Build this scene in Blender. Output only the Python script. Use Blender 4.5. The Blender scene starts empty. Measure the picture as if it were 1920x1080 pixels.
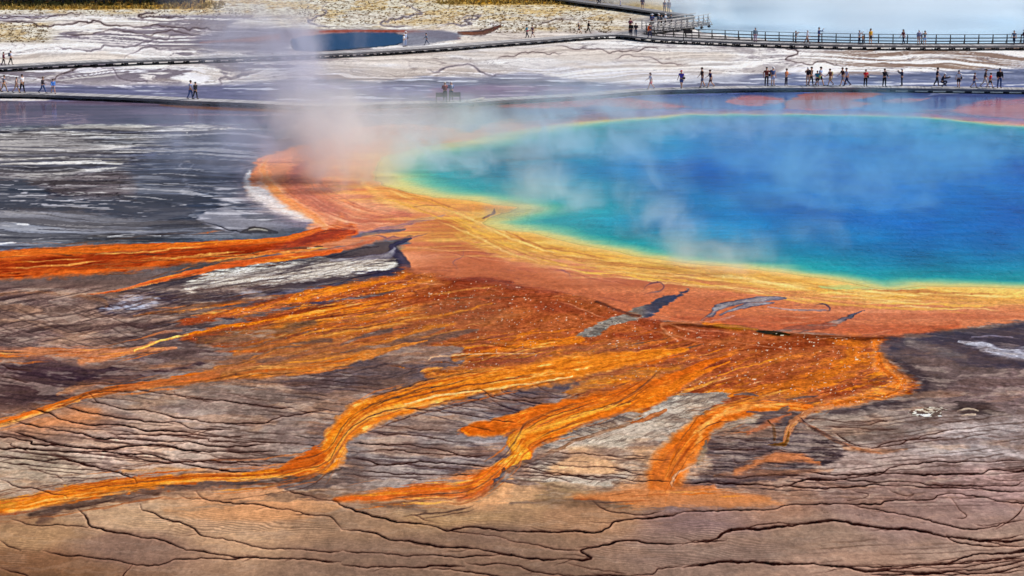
import bpy, bmesh, math, random
import numpy as np
from mathutils import Vector, Matrix, Euler
random.seed(11)
sc = bpy.context.scene
COL = sc.collection
CAM_H = 24.5; FPX = 4200.0; HOR = -328.0          # eye height in metres; lens and horizon in 1920-wide picture units
PITCH = math.atan((540 - HOR) / FPX)
def cam_ground(px, py, z=0.0):
    """the ground point (height z) that the overlook sees at a sighting (px, py)"""
    Y = (540 - py) / FPX
    dz = -math.sin(PITCH) + Y * math.cos(PITCH)
    t = (z - CAM_H) / dz
    return ((px - 960) / FPX * t, (math.cos(PITCH) + Y * math.sin(PITCH)) * t)
def grid_ground(PX, PY):
    Y = (540 - PY) / FPX
    t = CAM_H / (math.sin(PITCH) - Y * math.cos(PITCH))
    gx = (PX[None, :] - 960) / FPX * t[:, None]
    gy = ((math.cos(PITCH) + Y * math.sin(PITCH)) * t)[:, None] + 0 * gx
    return gx, gy

# ------------------------------------------------------------ camera, light, exposure
cam = bpy.data.cameras.new('camera'); camo = bpy.data.objects.new('camera', cam); COL.objects.link(camo)
cam.sensor_width = 36; cam.lens = FPX / 1920 * 36; cam.clip_start = 1; cam.clip_end = 9000
camo.location = (0, 0, CAM_H); camo.rotation_euler = (math.radians(90) - PITCH, 0, 0)
sc.camera = camo
SUN_EL, SUN_AZ = 41.0, 72.0            # azimuth clockwise from the view direction (+Y), so the light comes from the right, a little behind the scene
w = bpy.data.worlds.new('World'); sc.world = w; w.use_nodes = True
nt = w.node_tree; nt.nodes.clear()
sky = nt.nodes.new('ShaderNodeTexSky'); sky.sky_type = 'NISHITA'; sky.sun_disc = False
sky.sun_elevation = math.radians(SUN_EL); sky.sun_rotation = math.radians(SUN_AZ); sky.altitude = 2200
sky.air_density = 1.0; sky.dust_density = .4; sky.ozone_density = 1.6
bg = nt.nodes.new('ShaderNodeBackground'); bg.inputs[1].default_value = .07
wo = nt.nodes.new('ShaderNodeOutputWorld'); nt.links.new(sky.outputs[0], bg.inputs[0]); nt.links.new(bg.outputs[0], wo.inputs[0])
sl_ = bpy.data.lights.new('sun', 'SUN'); sl_.energy = 4.2; sl_.angle = math.radians(.5); sl_.color = (1.0, .95, .88)
so = bpy.data.objects.new('sun', sl_); COL.objects.link(so)
az, el = math.radians(SUN_AZ), math.radians(SUN_EL)
d = Vector((math.sin(az) * math.cos(el), math.cos(az) * math.cos(el), math.sin(el)))
so.rotation_euler = (-d).to_track_quat('-Z', 'Y').to_euler(); so.location = (0, 150, 60)
sc.view_settings.view_transform = 'Standard'; sc.view_settings.look = 'None'; sc.view_settings.gamma = 1
sc.view_settings.exposure = 0.12
sc.cycles.max_bounces = 16; sc.cycles.diffuse_bounces = 2; sc.cycles.glossy_bounces = 2; sc.cycles.volume_bounces = 7
sc.cycles.transparent_max_bounces = 96; sc.cycles.volume_max_steps = 80; sc.cycles.use_denoising = True; sc.cycles.use_adaptive_sampling = True; sc.cycles.adaptive_threshold = .02

# ------------------------------------------------------------ helpers
def mat(name, rgb, rough=.8, spec=.3, metal=0.0, noise=.12, scale=20):
    m = bpy.data.materials.new(name); m.use_nodes = True; t = m.node_tree
    b = t.nodes['Principled BSDF']; b.inputs['Roughness'].default_value = rough
    b.inputs['Specular IOR Level'].default_value = spec; b.inputs['Metallic'].default_value = metal
    n = t.nodes.new('ShaderNodeTexNoise'); n.inputs['Scale'].default_value = scale; n.inputs['Detail'].default_value = 4
    tc = t.nodes.new('ShaderNodeTexCoord'); t.links.new(tc.outputs['Object'], n.inputs['Vector'])
    mx = t.nodes.new('ShaderNodeMix'); mx.data_type = 'RGBA'
    c = Vector(rgb)
    mx.inputs[6].default_value = (*[max(0, v * (1 - noise * 2)) for v in c], 1); mx.inputs[7].default_value = (*[min(1, v * (1 + noise * 2)) for v in c], 1)
    t.links.new(n.outputs[0], mx.inputs[0]); t.links.new(mx.outputs[2], b.inputs['Base Color'])
    return m
def s2l(c): 
    c = np.asarray(c, float) / 255.0
    return np.where(c <= .04045, c / 12.92, ((c + .055) / 1.055) ** 2.4)
def link(name, me, m=None, parent=None, loc=None):
    o = bpy.data.objects.new(name, me); COL.objects.link(o)
    if m is not None and not me.materials: me.materials.append(m)
    if parent is not None: o.parent = parent
    if loc is not None: o.location = loc
    return o
def tag(o, label=None, cat=None, group=None, kind=None):
    if label: o['label'] = label
    if cat: o['category'] = cat
    if group: o['group'] = group
    if kind: o['kind'] = kind
    return o
def thing(name, label, cat, loc=(0, 0, 0), rz=0, group=None):
    o = bpy.data.objects.new(name, None); COL.objects.link(o); o.location = loc; o.rotation_euler = (0, 0, rz); o.empty_display_size = .3
    return tag(o, label, cat, group)
def grid_mesh(name, X, Y, Z, keep=None):
    H, W = X.shape
    co = np.stack([X, Y, Z], -1).reshape(-1, 3).astype(np.float32)
    i = np.arange(H * W).reshape(H, W)
    q = np.stack([i[1:, :-1], i[1:, 1:], i[:-1, 1:], i[:-1, :-1]], -1)
    if keep is not None:
        q = q[keep]
        used = np.unique(q); mp = np.full(H * W, -1); mp[used] = np.arange(len(used)); q = mp[q]; co = co[used]
    else: used = None; q = q.reshape(-1, 4)
    me = bpy.data.meshes.new(name)
    me.vertices.add(len(co)); me.vertices.foreach_set('co', co.ravel())
    me.loops.add(q.size); me.loops.foreach_set('vertex_index', q.ravel().astype(np.int32))
    me.polygons.add(len(q)); me.polygons.foreach_set('loop_start', np.arange(0, q.size, 4, dtype=np.int32))
    me.polygons.foreach_set('use_smooth', np.ones(len(q), bool))
    me.update()
    return me, used
def attr_col(me, name, c):
    a = me.attributes.new(name, 'FLOAT_COLOR', 'POINT'); z = np.ones((len(c), 4), np.float32); z[:, :3] = c; a.data.foreach_set('color', z.ravel())
def attr_f(me, name, v):
    a = me.attributes.new(name, 'FLOAT', 'POINT'); a.data.foreach_set('value', np.ascontiguousarray(v, np.float32).ravel())
def bm_box(bm, c, s, rz=0, M=None):
    r = bmesh.ops.create_cube(bm, size=1); T = Matrix.Translation(c) @ Matrix.Rotation(rz, 4, 'Z') @ Matrix.Diagonal((*s, 1))
    if M is not None: T = M @ T
    bmesh.ops.transform(bm, matrix=T, verts=r['verts']); return r['verts']
def bm_bar(bm, a, b, w, h=None):
    a, b = Vector(a), Vector(b); dd = b - a; r = bmesh.ops.create_cube(bm, size=1)
    T = Matrix.Translation((a + b) / 2) @ dd.to_track_quat('Z', 'Y').to_matrix().to_4x4() @ Matrix.Diagonal((w, h or w, dd.length, 1))
    bmesh.ops.transform(bm, matrix=T, verts=r['verts'])
def bm_mesh(bm, name, smooth=False):
    me = bpy.data.meshes.new(name); bm.to_mesh(me); bm.free()
    if smooth: me.polygons.foreach_set('use_smooth', [True] * len(me.polygons))
    return me

# ---------------------------------------------------------------- ground map
# photo-derived survey of the spring, kept as (column, row) sightings that cam_ground() turns into metres
_rng = np.random.RandomState(7)
_TAB = _rng.rand(16, 256, 256).astype(np.float32)

def vnoise(x, y, seed=0):
    t = _TAB[seed % 16]
    xf = np.floor(x); yf = np.floor(y)
    fx = (x - xf).astype(np.float32); fy = (y - yf).astype(np.float32)
    xi = (xf.astype(np.int64) + seed * 37) & 255; yi = (yf.astype(np.int64) + seed * 91) & 255
    x1 = (xi + 1) & 255; y1 = (yi + 1) & 255
    fx = fx * fx * (3 - 2 * fx); fy = fy * fy * (3 - 2 * fy)
    a = t[yi, xi]; b = t[yi, x1]; c = t[y1, xi]; d = t[y1, x1]
    return (a + (b - a) * fx) * (1 - fy) + (c + (d - c) * fx) * fy

def fbm(x, y, octv=4, seed=0, gain=0.5):
    s = 0; a = 1.0; n = 0
    c, sn = 0.8, 0.6
    for k in range(octv):
        s = s + a * vnoise(x, y, seed + k * 3); n += a
        x, y = (x * c - y * sn) * 2.03 + 17.3, (x * sn + y * c) * 2.03 + 9.1
        a *= gain
    return s / n          # 0..1

def fba(x, y, octv=4, seed=0, gain=0.5):
    # the same without rotating the octaves: keeps streaks lined up
    s = 0; a = 1.0; n = 0
    for k in range(octv):
        s = s + a * vnoise(x, y, seed + k * 3); n += a
        x = x * 2.03 + 17.3; y = y * 2.03 + 9.1; a *= gain
    return s / n

def sstep(a, b, x):
    t = np.clip((x - a) / (b - a), 0, 1)
    return t * t * (3 - 2 * t)

def smooth_pts(p, n=4, closed=False):
    """Catmull-Rom through the rows of p (any number of columns)"""
    p = np.asarray(p, float)
    if len(p) < 3: return p
    Q = np.vstack([p[-1], p, p[0], p[1]]) if closed else np.vstack([2 * p[0] - p[1], p, 2 * p[-1] - p[-2]])
    out = []
    for i in range(1, len(Q) - 2):
        a, b, c, d = Q[i - 1:i + 3]
        for k in range(n):
            t = k / n
            out.append(.5 * (2 * b + (c - a) * t + (2 * a - 5 * b + 4 * c - d) * t * t + (3 * b - a - 3 * c + d) * t ** 3))
    if not closed: out.append(p[-1])
    return np.array(out)

class Ground:
    def __init__(s, PX, PY, GX, GY):
        s.px, s.py = np.meshgrid(PX.astype(np.float32), PY.astype(np.float32))
        s.cx, s.cy = PX, PY
        s.gx, s.gy = GX.astype(np.float32), GY.astype(np.float32)
        s.H, s.W = s.px.shape
        s.col = np.zeros((s.H, s.W, 3), np.float32)
        s.hgt = np.zeros((s.H, s.W), np.float32)
        s.wet = np.zeros((s.H, s.W), np.float32)
        # wobble of every outline, in sighting units; finer and finer
        gx, gy = s.gx, s.gy
        w1 = fbm(gx * .16, gy * .10, 5, 1, .6) - .5
        w2 = fbm(gx * .16 + 50, gy * .10, 5, 2, .6) - .5
        w3 = fbm(gx * 1.7, gy * .9, 3, 3, .6) - .5
        k = np.clip((s.py + 328) / 900, .3, 1.4)
        s.wx = s.px + (w1 * 60 + w3 * 16) * k
        s.wy = s.py + (w2 * 16 + w3 * 5) * k * k
        s.fx = s.px + w3 * 10 * k; s.fy = s.py + (w3 * 3 + w2 * 3) * k * k
    def box(s, pts, pad):
        p = np.asarray(pts, float)
        x0, y0 = p[:, 0].min() - pad - 45, p[:, 1].min() - pad - 18
        x1, y1 = p[:, 0].max() + pad + 45, p[:, 1].max() + pad + 18
        a = np.searchsorted(s.cx, x0); b = np.searchsorted(s.cx, x1)
        c = np.searchsorted(s.cy, y0); d = np.searchsorted(s.cy, y1)
        return slice(c, max(c + 1, d)), slice(a, max(a + 1, b))
    def coords(s, sl, mode):
        if mode == 'w': return s.wx[sl], s.wy[sl]
        if mode == 'f': return s.fx[sl], s.fy[sl]
        if mode == 'm': return (s.wx[sl] + s.px[sl]) / 2, (s.wy[sl] + s.py[sl]) / 2
        return s.px[sl], s.py[sl]
    def poly(s, pts, soft=4, mode='w', ky=2.2, pad=None, fray=None):
        """soft-edged mask of a closed outline -> (slice, mask 0..1)"""
        sl = s.box(pts, pad if pad else soft * 2)
        x, y = s.coords(sl, mode)
        p = smooth_pts(pts, 2, True)
        ins = np.zeros(x.shape, bool); dmin = np.full(x.shape, 1e9, np.float32)
        for i in range(len(p)):
            x0, y0 = p[i]; x1, y1 = p[(i + 1) % len(p)]
            if y0 != y1:
                c = ((y0 > y) != (y1 > y)) & (x < (x1 - x0) * (y - y0) / (y1 - y0) + x0)
                ins ^= c
            dx, dy = x1 - x0, (y1 - y0) * ky
            t = np.clip(((x - x0) * dx + (y - y0) * ky * dy) / (dx * dx + dy * dy + 1e-9), 0, 1)
            d = (x - x0 - t * dx) ** 2 + ((y - y0) * ky - t * dy) ** 2
            dmin = np.minimum(dmin, d)
        sd = np.sqrt(dmin) * np.where(ins, 1, -1)
        if fray is None: fray = min(9, 3 + soft)
        if fray and mode != 'j':
            k_ = np.clip((s.py[sl] + 328) / 900, .4, 1.3)
            sd = sd + ((fba(s.fx[sl] / 46, s.fy[sl] / 3.4, 5, 3, .62) - .5) * 3.2 + (fbm(s.gx[sl] * 1.1, s.gy[sl] * .7, 3, 7, .6) - .5) * 1.6) * fray * k_
        s.last = sd
        return sl, sstep(-soft, soft, sd)
    def line(s, pts, mode='f', ky=1.0, pad=60):
        """pts: (x, y, halfwidth). -> slice, d/halfwidth signed across, length along"""
        p = smooth_pts(pts, 3); p[:, 2] = np.maximum(p[:, 2], .1)
        sl = s.box(p[:, :2], p[:, 2].max() * 1.6 + pad * 0)
        x, y = s.coords(sl, mode)
        best = np.full(x.shape, 1e9, np.float32); v = np.zeros(x.shape, np.float32); u = np.zeros(x.shape, np.float32)
        L = 0
        for i in range(len(p) - 1):
            x0, y0, w0 = p[i]; x1, y1, w1 = p[i + 1]
            dx, dy = x1 - x0, (y1 - y0) * ky
            ln = math.hypot(dx, dy) + 1e-9
            t = np.clip(((x - x0) * dx + (y - y0) * ky * dy) / (ln * ln), 0, 1)
            ex, ey = x - x0 - t * dx, (y - y0) * ky - t * dy
            w = np.maximum(w0 + (w1 - w0) * t, .05)
            d = np.sqrt(ex * ex + ey * ey) / w
            m = d < best
            sg = np.where(dx * ey - dy * ex > 0, 1, -1)
            best = np.where(m, d, best); v = np.where(m, d * sg, v); u = np.where(m, L + t * ln, u)
            L += ln
        return sl, v, u
    def mix(s, sl, m, c):
        c = np.asarray(c, np.float32)
        s.col[sl] += (c - s.col[sl]) * m[..., None]
    def fill(s, pts, c, a=1, soft=4, mode='w', **k):
        sl, m = s.poly(pts, soft, mode, **k)
        s.mix(sl, m * a, c); return sl, m
    def streak(s, sl, ang=0, sx=60, sy=5, seed=0, octv=4):
        x, y = s.fx[sl], s.fy[sl]; c, n = math.cos(ang), math.sin(ang)
        return fba((x * c + y * n) / sx, (-x * n + y * c) / sy, octv, seed, .6)
    def stream(s, pts, core, rim, a=1, rimw=.35, soft=.25, seed=0, mode='f', lo=None, light=None, dep=.02):
        """a run of coloured mat: core colour, brighter rims, filaments along the flow"""
        sl, v, u = s.line(pts, mode)
        av = np.abs(v)
        edge = fbm(s.gx[sl] * 2.2, s.gy[sl] * 1.2, 3, seed + 5, .6) - .5
        av = av + edge * .45
        if soft >= .6: av = av + (fba(s.fx[sl] / 70, s.fy[sl] / 3.2, 4, seed + 1, .6) - .5) * 2.2 * soft
        m = 1 - sstep(1 - soft, 1 + soft, av)
        r = sstep(1 - rimw * 1.6, 1 - rimw * .2, av)
        f = fba(u / 70, v * 3.5, 4, seed, .65)
        g = fbm(s.gx[sl] * 3, s.gy[sl] * 2, 3, seed + 2, .7)
        c = np.asarray(core, np.float32)[None, None] + (np.asarray(rim, np.float32) - np.asarray(core, np.float32))[None, None] * np.clip(r * .8 + (f - .45) * 1.6, 0, 1)[..., None]
        if light is not None:
            c = c + (np.asarray(light, np.float32) - c) * (sstep(.55, .8, f) * sstep(.4, .65, g) * .8)[..., None]
        if lo is not None:
            c = c + (np.asarray(lo, np.float32) - c) * (sstep(.55, .75, 1 - f) * .6)[..., None]
        c = c * (.86 + .28 * g)[..., None]
        s.col[sl] += (c - s.col[sl]) * (m * a)[..., None]
        s.hgt[sl] += m * a * dep
        return sl, m, v, u
    def crack(s, pts, w=1.0, c=(48, 26, 20), a=.95, halo=.25, jit=1.0, mode='j', deep=.04, seed=0, trib=True, lipw=.1, sat=None):
        """dark drainage line with its small wiggles, a pale lip below it and a few hair-thin feeders"""
        r = np.random.RandomState((seed + int(pts[0][0] * 7 + pts[0][1] * 13)) % 9999)
        P = smooth_pts([q[:2] for q in pts], 6)
        L = np.concatenate([[0], np.cumsum(np.hypot(*np.diff(P, axis=0).T))])
        n = max(3, int(L[-1] / 3.2)); u = np.linspace(0, L[-1], n)
        X = np.interp(u, L, P[:, 0]); Y = np.interp(u, L, P[:, 1])
        o = r.rand() * 99
        X = X + (vnoise(u / 14 + o, u * 0, 1) - .5) * 4 * jit + (vnoise(u / 5 + o, u * 0, 2) - .5) * 1.5 * jit
        Y = Y + (vnoise(u / 34 + o, u * 0, 3) - .5) * 4.4 * jit + (vnoise(u / 11 + o, u * 0, 4) - .5) * 2.0 * jit + (vnoise(u / 4.5 + o, u * 0, 5) - .5) * .8 * jit
        W = w * .92 * (.45 + 1.1 * vnoise(u / 40 + o, u * 0, 6)) * (.75 + .5 * vnoise(u / 6 + o, u * 0, 7))
        e = np.clip(np.minimum(u, L[-1] - u) / (8 + 14 * w), 0, 1); W = W * (.25 + .75 * e); A = a * (.35 + .65 * e) * (.72 + .28 * vnoise(u / 22 + o, u * 0, 8))
        q = np.column_stack([X, Y, W, A])
        for k in range(0, len(q) - 1, 10):
            ch = q[k:k + 11]
            x0, y0 = ch[:, 0].min() - 14, ch[:, 1].min() - 10; x1, y1 = ch[:, 0].max() + 14, ch[:, 1].max() + 12
            aa, b = np.searchsorted(s.cx, x0), np.searchsorted(s.cx, x1); cc, d = np.searchsorted(s.cy, y0), np.searchsorted(s.cy, y1)
            if b <= aa or d <= cc: continue
            sl = (slice(cc, d), slice(aa, b)); x, y = s.px[sl], s.py[sl]
            best = np.full(x.shape, 1e9, np.float32); am = np.zeros(x.shape, np.float32); below = np.zeros(x.shape, np.float32); bad = np.zeros(x.shape, bool)
            for i in range(len(ch) - 1):
                ax, ay, w0, a0 = ch[i]; bx, by, w1, a1 = ch[i + 1]
                dx, dy = bx - ax, by - ay; l2 = dx * dx + dy * dy + 1e-9
                tr = ((x - ax) * dx + (y - ay) * dy) / l2; t = np.clip(tr, 0, 1)
                ey = y - ay - t * dy
                dd = np.sqrt((x - ax - t * dx) ** 2 + ey ** 2) - (w0 + (w1 - w0) * t)
                m = dd < best; best = np.where(m, dd, best); am = np.where(m, a0 + (a1 - a0) * t, am); below = np.where(m, ey, below)
                edge = ((i == 0) & (tr < 0) & (k > 0)) | ((i == len(ch) - 2) & (tr > 1) & (k + 11 < len(q)))
                bad = np.where(m, edge, bad)
            ok = np.where(bad, 0, 1).astype(np.float32)
            m = 1 - sstep(-.6, .9, best)
            if sat: cl = s.col[sl]; am = am * sstep(sat[0], sat[1], cl[..., 0] - cl[..., 2])
            h = np.exp(-np.maximum(best, 0) / 2.6) * halo * ok
            lip = np.exp(-(best - 2.6) ** 2 / 2.2) * (below > 0) * lipw * ok * min(1, w)
            if halo: s.mix(sl, h * am, np.asarray(c) * (1.7 if halo < .6 else 1))
            s.col[sl] *= (1 + lip)[..., None]
            s.mix(sl, m * am, c)
            s.hgt[sl] -= m * deep * ok
        if trib and w > .9 and L[-1] > 120:
            for _ in range(int(L[-1] / 90)):
                k = r.randint(4, n - 4); sg = r.choice([-1, 1]); ln = r.uniform(14, 60); x0, y0 = X[k], Y[k]
                s.crack([(x0, y0), (x0 - ln * .5, y0 - sg * ln * .05), (x0 - ln, y0 - sg * ln * r.uniform(.08, .22))], .5, c, a * .6, .1, jit, deep=.01, trib=False)
    def comb(s, box_, ang, spacing, a, c, seed=0, warp=14, wx=130, wy=22, gate=(.42, .6), sharp=(.55, .95), spare=True, fade=60):
        """near-parallel hairline runnels"""
        sl = s.box(box_, -20); (x0, y0), (x1, y1) = box_
        x, y = s.px[sl], s.py[sl]; ca, sa = math.cos(ang), math.sin(ang)
        X, Y = x * ca + y * sa, -x * sa + y * ca
        wv = fbm(X / wx, Y / wy, 4, seed, .55) * warp + (fbm(X / 18, Y / 6, 3, seed + 3, .6) - .5) * 3.2
        ph = (Y + wv) / spacing
        idx = np.floor(ph); fr = np.abs(ph - idx - .5) * 2
        line = sstep(sharp[0], sharp[1], 1 - fr)
        g1 = vnoise(X / 55 + idx * 7.3, idx * 3.1, seed + 1)
        line = line * sstep(gate[0], gate[1], g1) * (.6 + .4 * vnoise(idx * 5.7, idx, 2))
        e = sstep(x0, x0 + fade, x) * (1 - sstep(x1 - fade, x1, x)) * sstep(y0, y0 + 14, y) * (1 - sstep(y1 - 14, y1, y))
        if spare:
            cl = s.col[sl]; e = e * (1 - sstep(62, 100, cl[..., 0] - cl[..., 2]))
        m = line * e
        s.mix(sl, m * a, c); s.hgt[sl] -= m * .02

    def strands(s, guides, n, cols, seed=0, wr=(.5, 1.6), ln=(.08, .4), a=(.4, .9), sat=None, jit=.8, between=True, spread=1.0, t_rng=(0, 1), thin=None):
        """hair-thin threads that follow neighbouring guide curves"""
        r = np.random.RandomState(seed)
        S = [smooth_pts([q[:2] for q in g_], 8) for g_ in guides]
        def at(P, t):
            L = np.concatenate([[0], np.cumsum(np.hypot(*np.diff(P, axis=0).T))]); u = t * L[-1]
            return np.stack([np.interp(u, L, P[:, 0]), np.interp(u, L, P[:, 1])], -1)
        for _ in range(n):
            l = r.uniform(*ln); t0 = r.uniform(t_rng[0], max(t_rng[0] + .001, t_rng[1] - l)); t = np.linspace(t0, min(t_rng[1], t0 + l), 7)
            if len(S) > 1:
                i = r.randint(0, len(S) - 1)
                if thin is not None and r.rand() < thin(*at(S[i], t[:1])[0]): continue
                k = r.rand() + r.uniform(-.12, .12) * t / max(t[-1], .01)
                p = at(S[i], t) * (1 - k)[:, None] + at(S[i + 1], t) * k[:, None]
            else: 
                p = at(S[0], t); o = r.uniform(-1, 1) * spread; p = p + np.stack([np.linspace(0, r.uniform(-4, 4), 7), o + np.linspace(0, r.uniform(-.25, .25) * spread, 7)], -1)
            c = cols[r.randint(len(cols))]
            s.crack([tuple(q) for q in p], r.uniform(*wr) * 1.5, c, r.uniform(*a), .0, jit, deep=0, trib=False, lipw=0, sat=sat)

BASE = [(60,1050,120,88,66),(60,1000,154,122,92),(250,960,168,138,110),(230,1020,128,102,88),(450,1000,168,136,108),(500,950,188,138,100),(700,1055,126,102,86),
(640,980,142,114,92),(900,1015,122,98,82),(850,965,158,126,94),(1100,960,148,114,88),(1000,930,150,122,92),(1300,965,126,103,98),(1350,1030,128,106,94),
(1550,1000,136,113,98),(1700,970,140,115,106),(1850,1045,155,130,115),(1600,1065,152,124,108),(1450,935,148,114,95),(1650,925,132,108,99),(1850,920,150,124,118),
(1820,830,176,162,158),(1600,870,155,134,125),(1700,780,122,106,100),(1850,730,118,98,96),(1750,700,100,84,82),(1600,800,142,124,112),(1200,880,196,172,152),
(1100,885,188,164,142),(1290,800,172,158,140),(800,850,158,144,140),(720,890,150,132,122),(800,790,152,138,128),(900,745,100,82,86),(750,860,150,134,130),
(200,840,176,150,136),(60,870,170,150,130),(300,790,160,142,132),(100,790,172,122,90),(450,740,128,108,98),(250,745,142,122,110),(520,820,140,120,110),
(350,855,180,156,140),(600,700,96,76,74),(700,700,104,90,92),(150,700,78,58,62),(60,745,80,60,60),(150,640,112,90,86),(300,620,112,90,84),(100,590,122,98,88),
(350,590,126,102,92),(60,560,110,88,84),(250,548,115,92,84),(450,580,122,100,94),(500,560,82,74,88),(100,540,112,88,80),(450,515,98,84,80),(200,460,100,90,92),
(100,420,150,156,180),(250,425,118,118,136),(300,395,46,56,84),(100,372,40,40,64),(160,345,104,88,95),(250,345,96,85,95),(400,400,48,60,90),(430,320,72,82,116),
(350,300,86,96,132),(500,280,74,80,118),(100,300,120,120,136),(200,250,130,130,146),(300,215,92,82,108),(100,210,100,86,108),(400,220,98,84,112),(560,210,96,88,112),
(100,180,118,114,140),(300,172,112,112,142),(470,160,126,128,156),(200,145,176,168,172),(400,140,186,172,168),(150,100,206,198,194),(300,92,192,182,182),
(100,60,212,198,174),(300,60,176,160,148),(300,30,196,184,160),(430,75,116,104,122),(700,55,206,194,160),(900,45,208,190,146),(1000,8,180,146,78),(1100,45,208,190,150),
(800,160,116,118,152),(700,170,118,116,146),(750,115,186,186,194),(1000,108,226,224,222),(1300,110,226,222,214),(1200,138,220,210,200),(1080,155,128,132,166),
(1600,115,212,198,184),(1800,120,176,160,154),(1500,148,112,118,156),(1700,148,86,94,140),(1900,142,92,98,140),(1350,152,160,162,184),(950,185,110,108,142),(1300,180,96,100,150),
(1600,190,96,92,146),(1850,195,110,100,150),(420,420,130,128,142),(500,430,110,104,108),(600,20,190,180,150),(1400,60,190,188,184),(0,1100,100,75,55),(1000,1100,118,95,80),(1900,1100,150,125,110)]

POOL = [(2150,560),(1960,540),(1860,537),(1760,536),(1713,535),(1650,541),(1600,537),(1540,527),(1447,512),(1360,502),(1280,494),(1200,483),(1140,468),(1073,457),(1030,449),(985,438),(923,432),
(893,421),(905,408),(940,398),(952,389),(935,385),(905,379),(873,375),(807,371),(767,363),(722,349),(700,327),(704,305),(724,292),(780,278),(840,268),(900,259),(940,252),(975,245),(1007,238),(1073,229),
(1160,222),(1280,214),(1400,211),(1513,212),(1600,214),(1680,217),(1780,223),(1847,230),(1960,236),(2150,262),(2600,330),(2600,500)]
FARPOOL = [(545,72),(600,64),(640,62),(700,61),(740,62),(760,68),(758,78),(720,86),(660,91),(600,95),(560,92),(545,82)]
SHELF = [(455,352),(475,318),(480,300),(520,286),(560,275),(600,262),(640,246),(700,236),(760,232),(830,238),(880,246),(930,226),(1010,214),(1100,205),(1200,203),(1300,204),(1400,205),(1500,206),(1700,208),(2150,222),
(2300,560),(1920,600),(1850,612),(1760,620),(1690,630),(1600,632),(1500,626),(1440,622),(1320,610),(1250,604),(1170,592),(1130,572),(1080,556),(1010,545),(950,540),(905,530),(860,524),(800,520),(775,508),(760,494),(748,478),(752,462),(765,450),
(700,452),(640,462),(600,470),(560,474),(500,470),(560,446),(585,432),(588,418),(572,408),(545,402),(510,388),(485,372)]
FIELD = [(760,508),(860,520),(920,524),(1010,541),(1085,556),(1140,575),(1190,594),(1250,604),(1330,612),(1440,624),(1540,632),(1620,634),(1690,634),(1668,650),(1655,668),(1680,688),(1712,706),(1714,722),(1690,738),(1640,748),
(1590,757),(1540,768),(1500,778),(1440,770),(1375,772),(1320,790),(1300,800),(1285,770),(1280,752),(1240,748),(1210,780),(1150,795),(1080,800),(1020,835),(1000,840),(965,830),(905,812),(862,812),(868,800),(950,785),(1060,760),(1140,712),(1085,716),
(1000,726),(930,735),(860,742),(790,748),(700,772),(690,765),(740,742),(830,705),(880,685),(860,655),(800,648),(700,668),(620,685),(530,705),(420,716),(330,722),(330,715),(420,702),(520,685),(560,668),(470,664),(420,655),(370,640),(352,632),
(420,612),(520,586),(600,568),(680,556),(560,572),(450,592),(360,612),(345,600),(470,572),(580,545),(680,528),(740,515)]

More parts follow.
